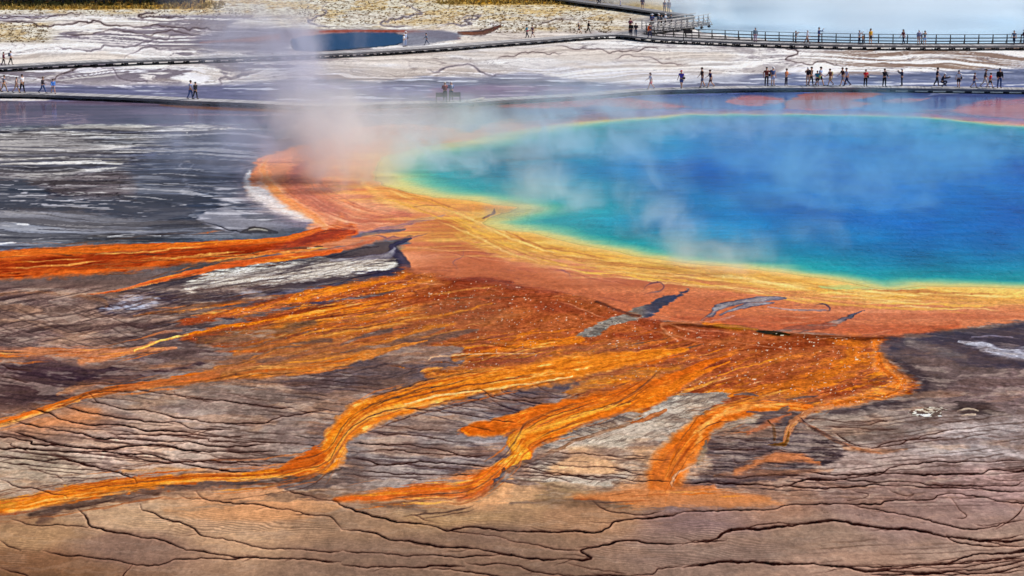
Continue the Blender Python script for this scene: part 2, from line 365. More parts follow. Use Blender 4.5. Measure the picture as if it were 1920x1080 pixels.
def survey(g):
    px, py, gx, gy = g.px, g.py, g.gx, g.gy
    ALL = (slice(0, g.H), slice(0, g.W))
    # --- base tones, smoothly blended between sampled spots
    st = 4
    bx, by = g.wx[::st, ::st], g.wy[::st, ::st]
    acc = np.zeros(bx.shape + (3,), np.float32); ws = np.zeros(bx.shape, np.float32)
    bx = np.clip(bx, -80, 2000); byc = np.clip(by, -5, 1100)
    for (x, y, r, gg, b) in BASE:
        kx = 1 / (60 + .06 * y); ky = 1 / (9 + .028 * y)
        w = 1 / (.25 + ((bx - x) * kx) ** 2 + ((byc - y) * ky) ** 2) ** 2.4
        acc += w[..., None] * np.array([r, gg, b], np.float32); ws += w
    acc /= ws[..., None]
    ri = np.minimum(np.arange(g.H) / st, acc.shape[0] - 1.001); ci = np.minimum(np.arange(g.W) / st, acc.shape[1] - 1.001)
    r0 = ri.astype(int); c0 = ci.astype(int); fr = (ri - r0)[:, None, None].astype(np.float32); fc = (ci - c0)[None, :, None].astype(np.float32)
    a = acc[r0]; b2 = acc[np.minimum(r0 + 1, acc.shape[0] - 1)]
    a = a + (b2 - a) * fr
    g.col[:] = a[:, c0] + (a[:, np.minimum(c0 + 1, acc.shape[1] - 1)] - a[:, c0]) * fc
    del a, b2
    yb = lambda a, b, c, d: sstep(a, b, py) * (1 - sstep(c, d, py))
    mean = g.col.mean(-1, keepdims=True); warm = sstep(820, 960, py)[..., None]
    g.col[:] = (mean + (g.col - mean) * (1 + .06 * warm)) * (1 + .05 * warm)
    # --- fine grain of the crust everywhere
    n_hi = fbm(gx * 3.1, gy * 1.6, 3, 2, .7)
    n_md = fbm(gx * .55, gy * .35, 4, 5, .6)
    n_lo = fbm(gx * .12, gy * .09, 3, 9)
    g.nhi, g.nmd = n_hi, n_md
    g.col *= (1 + (n_md - .5) * (.35 - .22 * sstep(860, 960, py)) + (n_hi - .5) * (.16 - .1 * sstep(880, 960, py)))[..., None]
    # --- upper white sinter flats: pale sheets cut by mauve runnels
    sl = (slice(0, int(np.searchsorted(g.cy, 200))), slice(0, g.W))
    x, y = gx[sl], gy[sl]
    w_a = fbm(x * .05, y * .03, 4, 6, .55) - .5; w_b = fbm(x * .05 + 30, y * .03, 4, 7, .55) - .5
    xx, yy = x + w_a * 26, y + w_b * 30
    v = fbm(xx * .075, yy * .060, 6, 4, .58)
    zone = 1 - sstep(146, 166, g.wy[sl]); zone2 = sstep(20, 34, g.wy[sl])
    rightw = sstep(560, 760, g.wx[sl]) * (1 - sstep(1500, 1700, g.wx[sl]))
    g.mix(sl, zone * zone2 * (.62 + .25 * rightw), (214, 206, 202))
    g.mix(sl, (sstep(.50, .42, v) if False else 1 - sstep(.40, .475, v)) * zone * zone2 * (.85 - .5 * rightw), (124, 112, 128))
    # runnels: narrow dark seams where the warped field crosses a level, at two scales
    for fq, sd0, a0, wd in ((1.0, 4, .8, .012), (1.9, 9, .6, .012), (3.4, 12, .45, .016)):
        vv = fbm(xx * .06 * fq, yy * .05 * fq, 5, sd0, .55)
        seam = 1 - sstep(wd * .4, wd * 1.6, np.abs(vv - .5)); gate = sstep(.42, .58, fbm(x * .05 + 9, y * .06, 3, sd0 + 1))
        g.mix(sl, seam * gate * zone * zone2 * a0 * (1 - .35 * rightw), (112, 98, 110))
    st_ = fba(xx * .09, yy * .42, 6, 6, .62)
    g.mix(sl, sstep(.53, .66, st_) * zone * zone2 * .42, (158, 144, 142))
    g.mix(sl, (1 - sstep(.36, .45, st_)) * zone * zone2 * .7, (240, 233, 226))
    g.mix(sl, sstep(.57, .66, fba(xx * .14 + 7, yy * .7, 4, 3, .6)) * sstep(112, 134, g.wy[sl]) * (1 - sstep(165, 180, g.wy[sl])) * .8, (222, 220, 228))
    tanp = sstep(.52, .66, fbm(x * .06 + 31, y * .05, 4, 13, .6))
    g.mix(sl, tanp * zone * zone2 * .32, (200, 170, 140))
    # right flats more streaked and brown under the rail walk
    m = sstep(1480, 1650, px[sl]) * yb(86, 92, 128, 146)[sl]
    g.mix(sl, m * sstep(.5, .62, st_) * .8, (150, 118, 100)); g.mix(sl, m * (1 - sstep(.36, .46, st_)) * .8, (228, 218, 212))
    # speckled scrub belts (golden cushions with pale ground between)
    sc = fbm(x * 2.2, y * 1.4, 2, 7, .7); sc2 = fbm(x * .25, y * .12, 4, 14, .6)
    wx, wy = g.wx[sl], g.wy[sl]
    belt = np.clip((1 - sstep(40, 66, wy)) * sstep(450, 640, wx) + (1 - sstep(22, 30, wy)) + (1 - sstep(70, 120, wx)) * sstep(36, 46, wy) * (1 - sstep(72, 84, wy)) + sstep(900, 1000, wx) * (1 - sstep(1150, 1230, wx)) * (1 - sstep(52, 66, wy)), 0, 1) * (1 - sstep(1120, 1240, wx) * .85)
    belt = belt * (1 - sstep(52, 64, py[sl]) * sstep(100, 200, px[sl]))
    g.mix(sl, belt * .7, (214, 202, 172))
    g.mix(sl, belt * sstep(.46, .62, sc2) * .5, (192, 162, 108))
    g.mix(sl, belt * sstep(.56, .68, sc) * .5, (128, 98, 68))
    g.mix(sl, belt * sstep(.58, .7, 1 - sc) * .35, (236, 228, 210))
    gold = (1 - sstep(5, 12, wy)) * sstep(820, 900, wx) * (1 - sstep(1090, 1160, wx)) + (1 - sstep(14, 20, wy)) * (1 - sstep(330, 420, wx))
    gold = np.clip(gold + 0 * wx, 0, 1)
    g.mix(sl, gold * .9, (176, 134, 52)); g.mix(sl, gold * sstep(.5, .62, sc) * .8, (92, 70, 34))
    # runnels across the upper flats
    dk = (72, 52, 54)
    for pts, w in [([(350,40),(330,34),(268,30),(258,26),(270,22),(300,24)],1.6),([(0,40),(60,44),(180,42),(300,50),(420,56)],1.5),([(0,34),(80,30),(160,26)],.8),
                   ([(640,54),(600,48),(575,42),(612,28),(600,18),(610,8)],2.2),([(770,52),(748,46),(710,40),(750,32),(790,22),(765,10),(748,2)],2),([(820,52),(850,46),(880,42),(870,36),(900,32),(860,34)],2),
                   ([(856,64),(900,58),(936,50),(920,46),(942,46)],3.2),([(1000,40),(1040,36),(1090,31)],1.2),([(120,62),(260,60),(380,64)],1),([(100,92),(170,90),(240,86),(300,70),(340,66),(410,66)],1.8),
                   ([(232,108),(240,98),(290,92),(330,92)],2.5),([(180,130),(210,132),(226,146),(280,150),(300,158)],2.6),([(70,146),(110,140),(150,128),(200,124)],1.6),([(66,142),(110,150),(150,152)],2.8),
                   ([(400,170),(415,158),(410,148),(440,140),(500,134)],3),([(1450,88),(1490,96),(1486,104),(1474,109),(1520,117),(1590,122)],1.4),([(1040,84),(1090,92),(1180,94),(1240,92)],.8),([(1150,104),(1230,112),(1290,116)],.8),
                   ([(930,106),(990,100),(1060,102)],.7),([(800,130),(870,124),(900,134),(960,140)],2)]:
        g.crack(pts, w * .75, (104, 92, 104) if w > 1.7 else dk, a=.6, jit=2.4, deep=.02, halo=.4, lipw=.06)
    g.stream([(860,62,3),(900,62,5),(925,54,4),(938,48,2)], (118, 70, 52), (96, 72, 70), .8)
    # --- far hot pool
    sd_ = g.stream([(380,78,2),(440,76,4),(500,74,9),(540,70,12),(600,62,7),(680,59,4),(760,60,4),(830,66,8),(860,72,3)], (150, 92, 88), (132, 100, 106), .7, soft=.5, mode='w')
    g.fill([(400,60),(470,52),(560,56),(540,92),(480,98),(390,90),(360,76)], (116, 108, 132), .7, 14)
    g.stream([(375,80,1.5),(450,76,3),(520,70,6)], (176, 112, 98), (160, 106, 98), .5, soft=.6)
    g.fill([(748,66),(800,56),(850,62),(860,74),(800,84),(750,84)], (120, 122, 142), .85, 8)
    g.stream([(600,60,1.6),(680,58,1.6),(760,58.5,1.2)], (150, 84, 68), (150, 84, 68), .7, soft=.6)
    # --- wet belt just past the near walk, its reflected lavender painted in
    sl, m = g.poly([(-200,160),(0,162),(120,160),(220,164),(420,160),(520,150),(600,146),(700,154),(800,142),(900,146),(980,138),(1080,150),(1180,160),(1250,155),(1330,146),(1450,138),(1600,140),(1720,136),(1840,130),(2100,132),(2100,172),(1500,168),(1100,182),(900,196),(600,206),(300,196),(-200,188)], 8)
    lv = fba(gx[sl] * .12, gy[sl] * .5, 5, 3, .62)
    base = np.array((112, 110, 138), np.float32) + (lv - .5)[..., None] * np.array((90, 84, 96), np.float32)
    rr = sstep(1330, 1500, px[sl])[..., None]
    base = base * (1 - rr) + rr * (np.array((86, 96, 144), np.float32) + (lv - .5)[..., None] * 70)
    g.col[sl] += (base - g.col[sl]) * (m * .78)[..., None]
    g.mix(sl, m * sstep(.60, .68, fba(gx[sl] * .2, gy[sl] * .9 + 5, 4, 8, .6)) * .8, (204, 206, 222))
    g.wet[sl] = np.maximum(g.wet[sl], m * .55)
    g.fill([(800,168),(900,160),(1050,162),(1100,172),(960,186),(820,188)], (140, 104, 124), .5, 10)
    # pale shallow crust left of it
    g.fill([(1190,146),(1260,142),(1360,138),(1400,148),(1330,156),(1240,160),(1180,158)], (208, 212, 226), .5, 6)
    # --- glossy belt on the near side of the walk, reflected bluish purple painted in
    sl, m = g.poly([(-200,188),(0,188),(160,190),(330,196),(560,204),(700,206),(860,200),(960,192),(1100,186),(1200,180),(1320,176),(1500,172),(2200,172),(2200,228),(1850,222),(1600,206),(1300,206),(1100,214),(950,232),(760,236),(640,250),(520,262),(440,238),(330,236),(150,234),(0,244),(-200,246)], 4)
    lv = fba(gx[sl] * .10, gy[sl] * .5, 5, 5, .62)
    base = np.array((104, 90, 110), np.float32) + (lv - .5)[..., None] * np.array((70, 56, 60), np.float32)
    rr = sstep(900, 1150, px[sl])[..., None]
    base = base * (1 - rr) + rr * (np.array((84, 96, 150), np.float32) + (lv - .5)[..., None] * 50)
    g.col[sl] += (base - g.col[sl]) * (m * .92)[..., None]
    g.wet[sl] = np.maximum(g.wet[sl], m * .95)
    rip = np.abs(np.sin((gy[sl] * 1.5 + fbm(gx[sl] * .3, gy[sl] * .3, 3, 1) * 9))) * yb(208, 214, 230, 240)[sl] * (1 - sstep(140, 260, px[sl]))
    g.mix(sl, m * sstep(.75, .95, rip) * .5, (160, 138, 148))
    g.stream([(300,197,1),(360,201,2.4),(440,205,3),(540,208,2)], (128, 84, 40), (120, 74, 44), .85)
    g.stream([(330,214,1),(400,216,3),(470,217,2),(520,216,1)], (168, 136, 138), (130, 106, 122), .5, mode='w')
    g.stream([(580,207,2),(700,206,2),(800,200,3),(870,198,1)], (146, 98, 84), (120, 96, 100), .8)
    g.stream([(640,212,1),(700,216,2),(780,215,1)], (158, 140, 164), (130, 120, 150), .8)
    g.fill([(900,190),(1000,184),(1110,182),(1180,184),(1240,192),(1290,200),(1220,206),(1120,198),(1060,204),(960,200)], (198, 96, 82), .8, 7)  # reddish patches from here on: reflections painted into the wet belt
    g.fill([(1360,186),(1400,180),(1450,182),(1470,190),(1420,198),(1370,196)], (204, 110, 100), .75, 6)
    g.fill([(1470,204),(1490,184),(1510,176),(1600,172),(1660,176),(1600,190),(1640,196),(1580,206)], (186, 98, 66), .85, 5)
    g.stream([(1490,172.5,.6),(1530,171.5,1.8),(1600,170.6,1.6),(1660,170,.6)], (214, 112, 30), (214, 112, 30), .95)
    g.fill([(1660,188),(1700,184),(1750,184),(1730,190),(1680,193)], (196, 118, 116), .6, 3)
    g.fill([(1790,208),(1840,190),(1900,184),(2100,180),(2150,216),(1900,222)], (206, 112, 112), .65, 8)
    g.fill([(1740,177),(1840,172),(1840,174),(1760,178)], (176, 182, 206), .7, 2)
    g.stream([(-60,187,1),(60,187,2.4),(110,186,1)], (214, 204, 200), (190, 180, 186), .9)
    # --- left: pale streak fan on slate
    sl, m = g.poly([(-200,244),(0,240),(60,240),(150,236),(330,236),(430,238),(440,244),(400,262),(330,266),(250,290),(220,316),(120,330),(60,334),(0,326),(-200,330)], 14, fray=26)
    x, y = g.wx[sl], g.wy[sl]
    f = fba((gx[sl] + gy[sl] * .5) * .045, gy[sl] * .42, 5, 9, .55)
    g.mix(sl, m * .8, (92, 94, 116))
    g.mix(sl, m * sstep(.44, .56, f + .07 * (1 - sstep(240, 290, y))) * .95, (206, 200, 194))
    g.mix(sl, m * sstep(.56, .66, f) * .6, (222, 216, 206))
    g.stream([(390,243,1),(430,241,2.2),(460,243,.6)], (204, 190, 170), (204, 190, 170), .9)
    for q in [[(0,252,2),(120,250,5),(260,262,3),(320,262,1)],[(0,266,3),(100,262,5),(200,268,2)],[(0,279,2),(150,281,3),(270,272,1.2)],[(20,300,1),(70,298,2),(130,294,.8)],[(0,309,1.5),(80,306,2),(190,301,1)],[(90,330,1),(130,322,3),(220,315,1)],[(300,277,.6),(330,275,1.4),(360,273,.5)],[(120,240,1),(160,238,2),(240,243,2),(340,246,2),(352,250,1)]]:
        g.stream(q, (214, 208, 200), (190, 184, 186), .9, soft=.4)
    # slate flat with faint ripples
    sl, m = g.poly([(260,300),(360,262),(430,246),(560,246),(600,262),(560,276),(480,300),(470,330),(455,352),(430,372),(400,404),(420,420),(330,412),(250,392),(230,360)], 20, fray=24)
    f = fba(gx[sl] * .15, gy[sl] * .6, 5, 4, .65)
    base = np.array((72, 80, 106), np.float32) + (f - .5)[..., None] * 70
    g.col[sl] += (base - g.col[sl]) * (m * .85)[..., None]; g.wet[sl] = np.maximum(g.wet[sl], m * .5)
    g.mix(sl, m * sstep(.60, .68, fba(gx[sl] * .3, gy[sl] * 1.1, 3, 12, .6)) * .45, (128, 138, 168))
    g.stream([(390,284,.6),(420,276,1.4),(460,264,1.4),(500,256,.6)], (128, 136, 166), (110, 118, 146), .6, soft=.6)
    g.stream([(345,318,.8),(336,310,1.6),(346,304,1.2),(362,308,.8),(345,330,1.5),(352,350,6),(340,358,2)], (118, 124, 148), (110, 116, 140), .6, soft=.6)
    # black shallow water with white flecks
    sl, m = g.poly([(-200,336),(0,338),(60,344),(80,356),(100,368),(250,372),(320,384),(360,404),(380,418),(410,424),(380,417),(300,412),(200,402),(100,396),(0,396),(-200,396)], 8, fray=26)
    g.mix(sl, m * .9, (32, 34, 56)); g.wet[sl] = np.maximum(g.wet[sl], m * .6)
    fl = fba(gx[sl] * .6, gy[sl] * 1.5, 3, 6, .6)
    g.mix(sl, m * sstep(.60, .66, fl) * (1 - sstep(240, 330, px[sl])), (186, 186, 204))
    sl, m = g.poly([(340,372),(400,360),(470,368),(520,380),(470,400),(440,430),(400,420),(360,400)], 10)
    g.mix(sl, m * .75, (40, 52, 84))
    g.mix(sl, m * sstep(.62, .68, fba(gx[sl] * .6, gy[sl] * 1.5, 3, 2, .6)) * .7, (160, 170, 196))
    # mauve crackled patch
    sl, m = g.poly([(90,346),(130,336),(200,326),(240,330),(260,350),(240,366),(180,374),(110,368)], 10, fray=20)
    g.mix(sl, m * .85, (104, 88, 96)); v = np.abs(fbm(gx[sl] * .8, gy[sl] * .45, 4, 3, .6) - .5)
    g.mix(sl, m * (1 - sstep(.008, .03, v)) * .7, (54, 44, 56)); g.mix(sl, m * sstep(.62, .7, fba(gx[sl] * .3, gy[sl] * 1.3, 3, 10)) * .6, (190, 176, 172))
    # pale blue flat below
    sl, m = g.poly([(-200,398),(0,397),(150,400),(220,410),(300,416),(360,424),(440,432),(300,436),(200,440),(150,448),(100,452),(0,456),(-200,456)], 9, fray=16)
    f = fba(gx[sl] * .12, gy[sl] * .7, 5, 8, .6)
    base = np.array((128, 132, 152), np.float32) + (f - .5)[..., None] * 110 - sstep(100, 420, px[sl])[..., None] * 22
    g.col[sl] += (base - g.col[sl]) * (m * .85)[..., None]; g.wet[sl] = np.maximum(g.wet[sl], m * .3)
    for q in [[(60,449,.6),(110,446,1.4),(170,446,.6)],[(0,457,1.2),(20,455,2),(30,455,.5)],[(200,444,.6),(250,440,1.5),(300,442,.8)],[(30,420,.6),(48,421,1.6),(55,421,.5)]]:
        g.stream(q, (226, 226, 236), (210, 208, 220), .95)
    sl = g.box([(0,446),(420,474)], 2); f = fba(gx[sl] * .4, gy[sl] * 1.6, 4, 6, .65)
    mm = yb(444, 450, 468, 476)[sl] * (1 - sstep(380, 470, px[sl])); g.mix(sl, mm * sstep(.5, .7, f) * .5, (52, 42, 44)); g.mix(sl, mm * sstep(.6, .7, 1 - f) * .4, (176, 164, 160))
    sl = g.box([(-700,232),(560,470)], 0); e_ = sstep(228, 246, py[sl]) * (1 - sstep(446, 466, py[sl])) * (1 - sstep(430, 540, px[sl] + (py[sl] - 330) * .2))
    X, Y = gx[sl] + (fbm(gx[sl] * .1, gy[sl] * .08, 3, 3) - .5) * 7, gy[sl] + gx[sl] * .06 + (fbm(gx[sl] * .12, gy[sl] * .1, 4, 5) - .5) * 5
    s1 = fba(X * .09, Y * .55, 6, 12, .62); s2 = fba(X * .25, Y * 1.5, 4, 4, .62)
    g.mix(sl, sstep(.52, .62, s1) * e_ * .5, (60, 53, 56)); g.mix(sl, (1 - sstep(.37, .45, s1)) * e_ * (.25 + .45 * (1 - sstep(300, 340, py[sl]))), (184, 180, 180)); g.mix(sl, sstep(.65, .72, s2) * e_ * .45, (206, 202, 204)); g.mix(sl, (1 - sstep(.32, .40, s2)) * e_ * .5, (48, 46, 62))
    g.mix(sl, sstep(.54, .64, fbm(X * .08, Y * .1, 4, 9)) * e_ * .4, (108, 96, 98))
    # grey apron left of the salmon lobe
    sl, m = g.poly([(395,352),(450,346),(480,380),(560,402),(590,412),(560,420),(480,424),(410,404)], 10)
    g.mix(sl, m * .5, (120, 120, 140)); f = fba(gx[sl] * .3, gy[sl] * .9, 4, 7, .6); g.mix(sl, m * sstep(.52, .62, f) * .7, (196, 192, 204))
    sl, m = g.poly([(365,402),(410,388),(440,396),(470,412),(530,420),(540,430),(470,440),(430,436),(390,424)], 6)
    g.mix(sl, m * .8, (138, 136, 154)); g.mix(sl, m * sstep(.55, .65, fba(gx[sl] * .2, gy[sl] * .9, 4, 3, .6)) * .7, (182, 180, 194))
    g.crack([(380,416),(430,432),(470,440)], 1.2, (34, 34, 50), a=.8)
    g.stream([(450,436,2),(480,431,6),(520,436,2)], (72, 60, 60), (50, 44, 48), .9); g.stream([(465,432,1),(482,430,2),(500,433,1)], (220, 210, 180), (150, 130, 80), .9)
    g.fill([(440,430),(500,424),(560,428),(590,434),(540,446),(480,450),(430,446)], (92, 86, 96), .5, 6)
    # --- salmon shelf round the spring
    g.stream([(700,236,6),(640,244,10),(560,272,14),(490,296,16),(455,330,16),(450,356,16),(490,384,16),(560,412,14),(600,424,8)], (158, 132, 142), (140, 124, 142), .6, soft=1, mode='w')
    sl, m = g.poly(SHELF, 9, 'm', fray=12)
    f = fba((gx[sl] + gy[sl] * .4) * .05, gy[sl] * .22, 5, 2, .55)
    f2 = fbm(gx[sl] * .7, gy[sl] * .4, 4, 6, .6)
    c = np.array((208, 126, 82), np.float32) + (f - .5)[..., None] * np.array((50, 70, 80), np.float32) + (f2 - .5)[..., None] * np.array((24, 26, 26), np.float32)
    pd = py[sl] - np.interp(px[sl], [700, 760, 880, 950, 1060, 1200, 1400, 1600, 1700, 1920], [330, 365, 380, 430, 458, 484, 506, 536, 538, 540])
    k1 = (1 - sstep(2, 46, pd + (f - .5) * 60)) * sstep(350, 380, py[sl]) * sstep(640, 760, px[sl])
    c = c + (np.array((226, 158, 84), np.float32) - c) * (k1 * .85)[..., None]
    k2 = sstep(46, 92, pd + (f - .5) * 50) * sstep(700, 900, px[sl])
    c = c + (np.array((188, 98, 56), np.float32) - c) * (k2 * .8)[..., None]
    lb = (1 - sstep(640, 760, px[sl])) * yb(200, 240, 430, 460)[sl]; c = c + (np.array((226, 160, 122), np.float32) - c) * (lb * .6)[..., None]
    c = c + (np.array((172, 88, 54), np.float32) - c) * (sstep(.52, .66, fba((gx[sl] - gy[sl] * .3) * .07, gy[sl] * .35, 5, 13, .6)) * .45)[..., None]
    farsh = (1 - sstep(222, 240, g.wy[sl])) * sstep(860, 1000, px[sl]); m = m * (1 - .72 * farsh)
    g.col[sl] += (c - g.col[sl]) * m[..., None]
    g.wet[sl] = g.wet[sl] * (1 - m) + m * (.25 + .5 * (py[sl] < 240))
    # tonal lobes of the left bay
    g.stream([(455,352,3),(500,362,16),(540,386,14),(585,402,8)], (222, 206, 204), (224, 200, 190), .85, soft=.8, mode='m')
    g.stream([(485,300,3),(530,296,7),(580,284,8),(640,262,8)], (228, 150, 112), (226, 156, 124), .8, soft=.7, mode='m')
    g.stream([(505,322,3),(510,348,8),(545,380,9),(590,404,9),(615,420,8)], (232, 140, 84), (228, 150, 104), .85, soft=.6, mode='m')
    g.stream([(565,310,6),(548,335,14),(560,362,16),(600,386,16),(650,400,14)], (188, 106, 84), (204, 122, 92), .7, soft=.8, mode='m')
    g.stream([(620,330,10),(640,360,16),(690,385,18),(760,400,10)], (220, 158, 120), (214, 140, 108), .6, soft=.9, mode='m')
    g.stream([(560,446,5),(620,430,12),(680,420,14),(760,404,8)], (190, 108, 84), (200, 116, 88), .7, soft=.7, mode='m')
    g.stream([(560,452,5),(600,440,7),(630,424,8),(640,410,6)], (222, 126, 72), (226, 130, 76), .6, soft=.7)
    g.stream([(620,445,3),(700,432,5),(780,416,4),(840,405,1)], (150, 110, 118), (190, 130, 120), .75, soft=.5, mode='w', seed=3)
    g.stream([(640,448,1),(690,438,4),(760,430,2)], (98, 86, 104), (110, 96, 110), .8, seed=3)
    # greenish-yellow rim of the pool and its outer bands
    P = np.asarray(POOL, float)
    X, Y = cam_ground(P[:, 0], P[:, 1])
    sl = g.box([(520,200),(2200,640)], 0)
    wob = (fbm(gx[sl] * .14, gy[sl] * .14, 4, 6, .6) - .5)
    x = gx[sl] + wob * 2.2; y = gy[sl] + (fbm(gx[sl] * .14 + 40, gy[sl] * .14, 4, 2, .6) - .5) * 2.6
    ins = np.zeros(x.shape, bool); dm = np.full(x.shape, 1e9, np.float32)
    for i in range(len(P)):
        x0, y0, x1, y1 = X[i], Y[i], X[(i + 1) % len(P)], Y[(i + 1) % len(P)]
        ins ^= ((y0 > y) != (y1 > y)) & (x < (x1 - x0) * (y - y0) / (y1 - y0 + 1e-12) + x0)
        dx, dy = x1 - x0, y1 - y0
        t = np.clip(((x - x0) * dx + (y - y0) * dy) / (dx * dx + dy * dy), 0, 1)
        dm = np.minimum(dm, (x - x0 - t * dx) ** 2 + (y - y0 - t * dy) ** 2)
    sd = np.sqrt(dm) * np.where(ins, 1, -1)          # metres inside the shore
    g.pool_sl, g.pool_sd = sl, sd
    fil = fba((gx[sl] * .9 + gy[sl] * .2) * .25, gy[sl] * .9 - gx[sl] * .1, 5, 4, .6)
    near = sstep(370, 470, py[sl])
    w_out = 1.8 + 2.6 * (1 - sstep(760, 960, px[sl])) + 4.2 * near * (1 - .35 * sstep(1300, 1700, px[sl])) + 1.4 * (fil - .5) * 4
    yel = sstep(-1, 0, sd / np.maximum(w_out, .8) + (fil - .5) * .9)
    yc = np.array((226, 172, 62), np.float32) + (fil - .5)[..., None] * np.array((70, 90, 120), np.float32)
    yc = yc + (np.array((232, 200, 112), np.float32) - yc) * (sstep(-2.2, 0, sd) * .8)[..., None]
    yel = yel * (1 - .6 * (1 - sstep(222, 242, py[sl])) * sstep(900, 1040, px[sl]))
    g.col[sl] += (yc - g.col[sl]) * (yel * (.9 - .35 * (1 - near)))[..., None]
    # sunken bed of the pool: yellow-green, then turquoise, then blue with depth
    dd = np.maximum(sd + (fil - .5) * 1.0, 0)
    stops = [(0, (230, 204, 104)), (.8, (214, 210, 128)), (1.6, (120, 190, 150)), (2.8, (10, 150, 156)), (6, (0, 138, 168)), (11, (0, 124, 182)), (19, (0, 106, 186)), (30, (0, 94, 180)), (60, (0, 88, 176))]
    sc = 1 + .8 * (1 - near) * (1 - sstep(1000, 1400, px[sl])) - .45 * (1 - sstep(225, 260, py[sl]))
    q = dd / sc
    pc = np.zeros(q.shape + (3,), np.float32)
    for k in range(3): pc[..., k] = np.interp(q, [a for a, _ in stops], [b[k] for _, b in stops])
    pn = fbm(gx[sl] * .22, gy[sl] * .11, 5, 3, .6)
    pc += ((pn - .5) * (sstep(1, 5, q)))[..., None] * np.array((6, 64, 60), np.float32); pl = fbm(gx[sl] * .10, gy[sl] * .04, 4, 12, .55); pc += ((pl - .5) * sstep(2, 8, q))[..., None] * np.array((0, 74, 40), np.float32)  # mottling in the water colour stands in for steam puffs
    wr = fba(gx[sl] * .55, gy[sl] * 1.6, 4, 9, .65); pc *= (1 + (wr - .5) * .30 * sstep(1, 4, q))[..., None]  # ripple reflections painted as lighter and darker water
    im = sstep(-.15, .3, sd)
    g.col[sl] += (pc - g.col[sl]) * im[..., None]
    g.poolcol = g.col[sl].copy()
    g.wet[sl] = g.wet[sl] * (1 - im) + im
    # yellow wisps drawn out along the near shore
    for q in [[(905,408,3),(870,424,4),(900,446,6),(960,462,7),(1020,470,4)],[(860,440,2),(930,470,6),(1000,490,6),(1060,498,3)],
              [(960,450,3),(1020,474,8),(1100,486,8),(1180,500,5)],[(1120,500,3),(1240,512,6),(1380,522,6),(1500,540,5),(1600,548,4)],[(1240,500,2),(1400,526,5),(1560,546,4),(1700,556,3)],[(1600,556,3),(1750,560,6),(1900,566,7),(2050,570,7)]]:
        g.stream(q, (222, 160, 62), (236, 196, 100), .55, soft=1, mode='w', seed=int(q[0][0]) % 9)
    g.stream([(676,340,3),(700,362,6),(745,384,7),(820,394,6),(900,402,3)], (230, 176, 96), (232, 186, 112), .6, soft=1, mode='w')
    g.stream([(905,410,1),(925,398,2),(928,392,1)], (120, 84, 80), (150, 100, 80), .7)
    g.stream([(775,389,1),(800,385,1.4),(845,386,.6)], (176, 112, 70), (176, 112, 70), .6)
    g.fill([(1540,538),(1600,546),(1720,546),(1740,540),(1650,536)], (170, 200, 130), .6, 5)
    # shelf marks: slate islands and rings
    SL, PK = (92, 84, 96), (180, 140, 130)
    for q, w in [([(1312,604),(1335,590),(1345,577),(1390,566),(1440,560),(1475,560)],5),([(1350,590),(1400,574),(1450,568)],4)]:
        g.stream([(a, b, w * (.4 if k in (0, len(q) - 1) else 1)) for k, (a, b) in enumerate(q)], (140, 124, 124), (78, 70, 84), .95, rimw=.5, seed=2)
    g.stream([(1320,606,1),(1350,600,3),(1378,592,1)], (206, 156, 138), (206, 156, 138), .8)
    g.stream([(1440,576,1),(1490,582,1.4),(1550,582,1.4),(1500,584,.5)], (176, 140, 132), (176, 140, 132), .8)
    for q in [[(1525,574),(1540,569),(1552,573),(1556,582),(1545,583)],[(1490,572),(1500,570)],[(1548,616),(1500,622),(1470,622)]]: g.crack(q, 1.2, (74, 56, 66), deep=0, lipw=0)
    g.stream([(1452,622,1),(1500,616,4.5),(1550,612,5),(1590,596,3.5),(1620,582,1)], (112, 98, 104), (66, 58, 68), .95, rimw=.5)
    g.crack([(1205,545),(1215,535),(1235,529),(1244,534),(1240,541),(1225,546),(1208,548)], 1.1, (110, 74, 74), a=.8, deep=0, lipw=0)
    g.crack([(1218,524),(1232,523),(1245,526)], .9, (120, 80, 76), a=.7, deep=0, lipw=0)
    for q in [[(840,500),(855,505),(850,490),(862,482),(870,470)],[(760,444),(790,438),(800,432)],[(690,449),(765,444)],[(1030,508),(1060,512),(1068,520)],[(940,505),(970,510)]]: g.crack(q, 1.0, (118, 84, 92), a=.7, jit=2, deep=0, lipw=0)
    # --- slate wedge and white sinter patch between the arms
    sl, m = g.fill([(180,556),(260,540),(340,520),(430,504),(540,490),(620,474),(700,456),(770,442),(748,458),(746,476),(764,496),(782,508),(720,516),(640,528),(540,545),(430,560),(330,576),(240,590),(190,586)], (92, 78, 78), .85, 5, 'm')
    g.mix(sl, m * sstep(.5, .65, g.streak(sl, -.12, 70, 3, 3)) * .6, (64, 54, 60))
    g.stream([(640,505,4),(700,512,6),(760,504,7),(745,478,9),(735,462,5),(770,446,2)], (76, 66, 82), (70, 60, 72), .9)
    sl, m = g.fill([(338,543),(372,520),(430,506),(520,496),(610,486),(690,484),(745,490),(742,500),(690,508),(620,516),(540,528),(460,536),(390,544)], (206, 196, 184), .92, 7, 'm', fray=16)
    g.strands([[(340,542),(480,512),(620,497),(750,488)]], 70, [(224, 216, 204), (214, 204, 190), (150, 134, 120), (92, 80, 80), (110, 96, 90)], 21, spread=17, ln=(.05, .25), wr=(.4, 1.2), a=(.4, .8))
    g.mix(sl, m * sstep(.5, .65, g.streak(sl, -.15, 60, 4, 5)) * .5, (232, 226, 220)); g.mix(sl, m * sstep(.56, .64, fbm(gx[sl] * 8, gy[sl] * 5, 2, 3, .8)) * .4, (140, 122, 104))
    g.stream([(620,488,2),(680,484,4),(730,478,6),(738,466,3)], (150, 142, 146), (110, 100, 112), .8)
    g.fill([(440,548),(470,540),(500,542),(480,550)], (176, 178, 196), .7, 3)
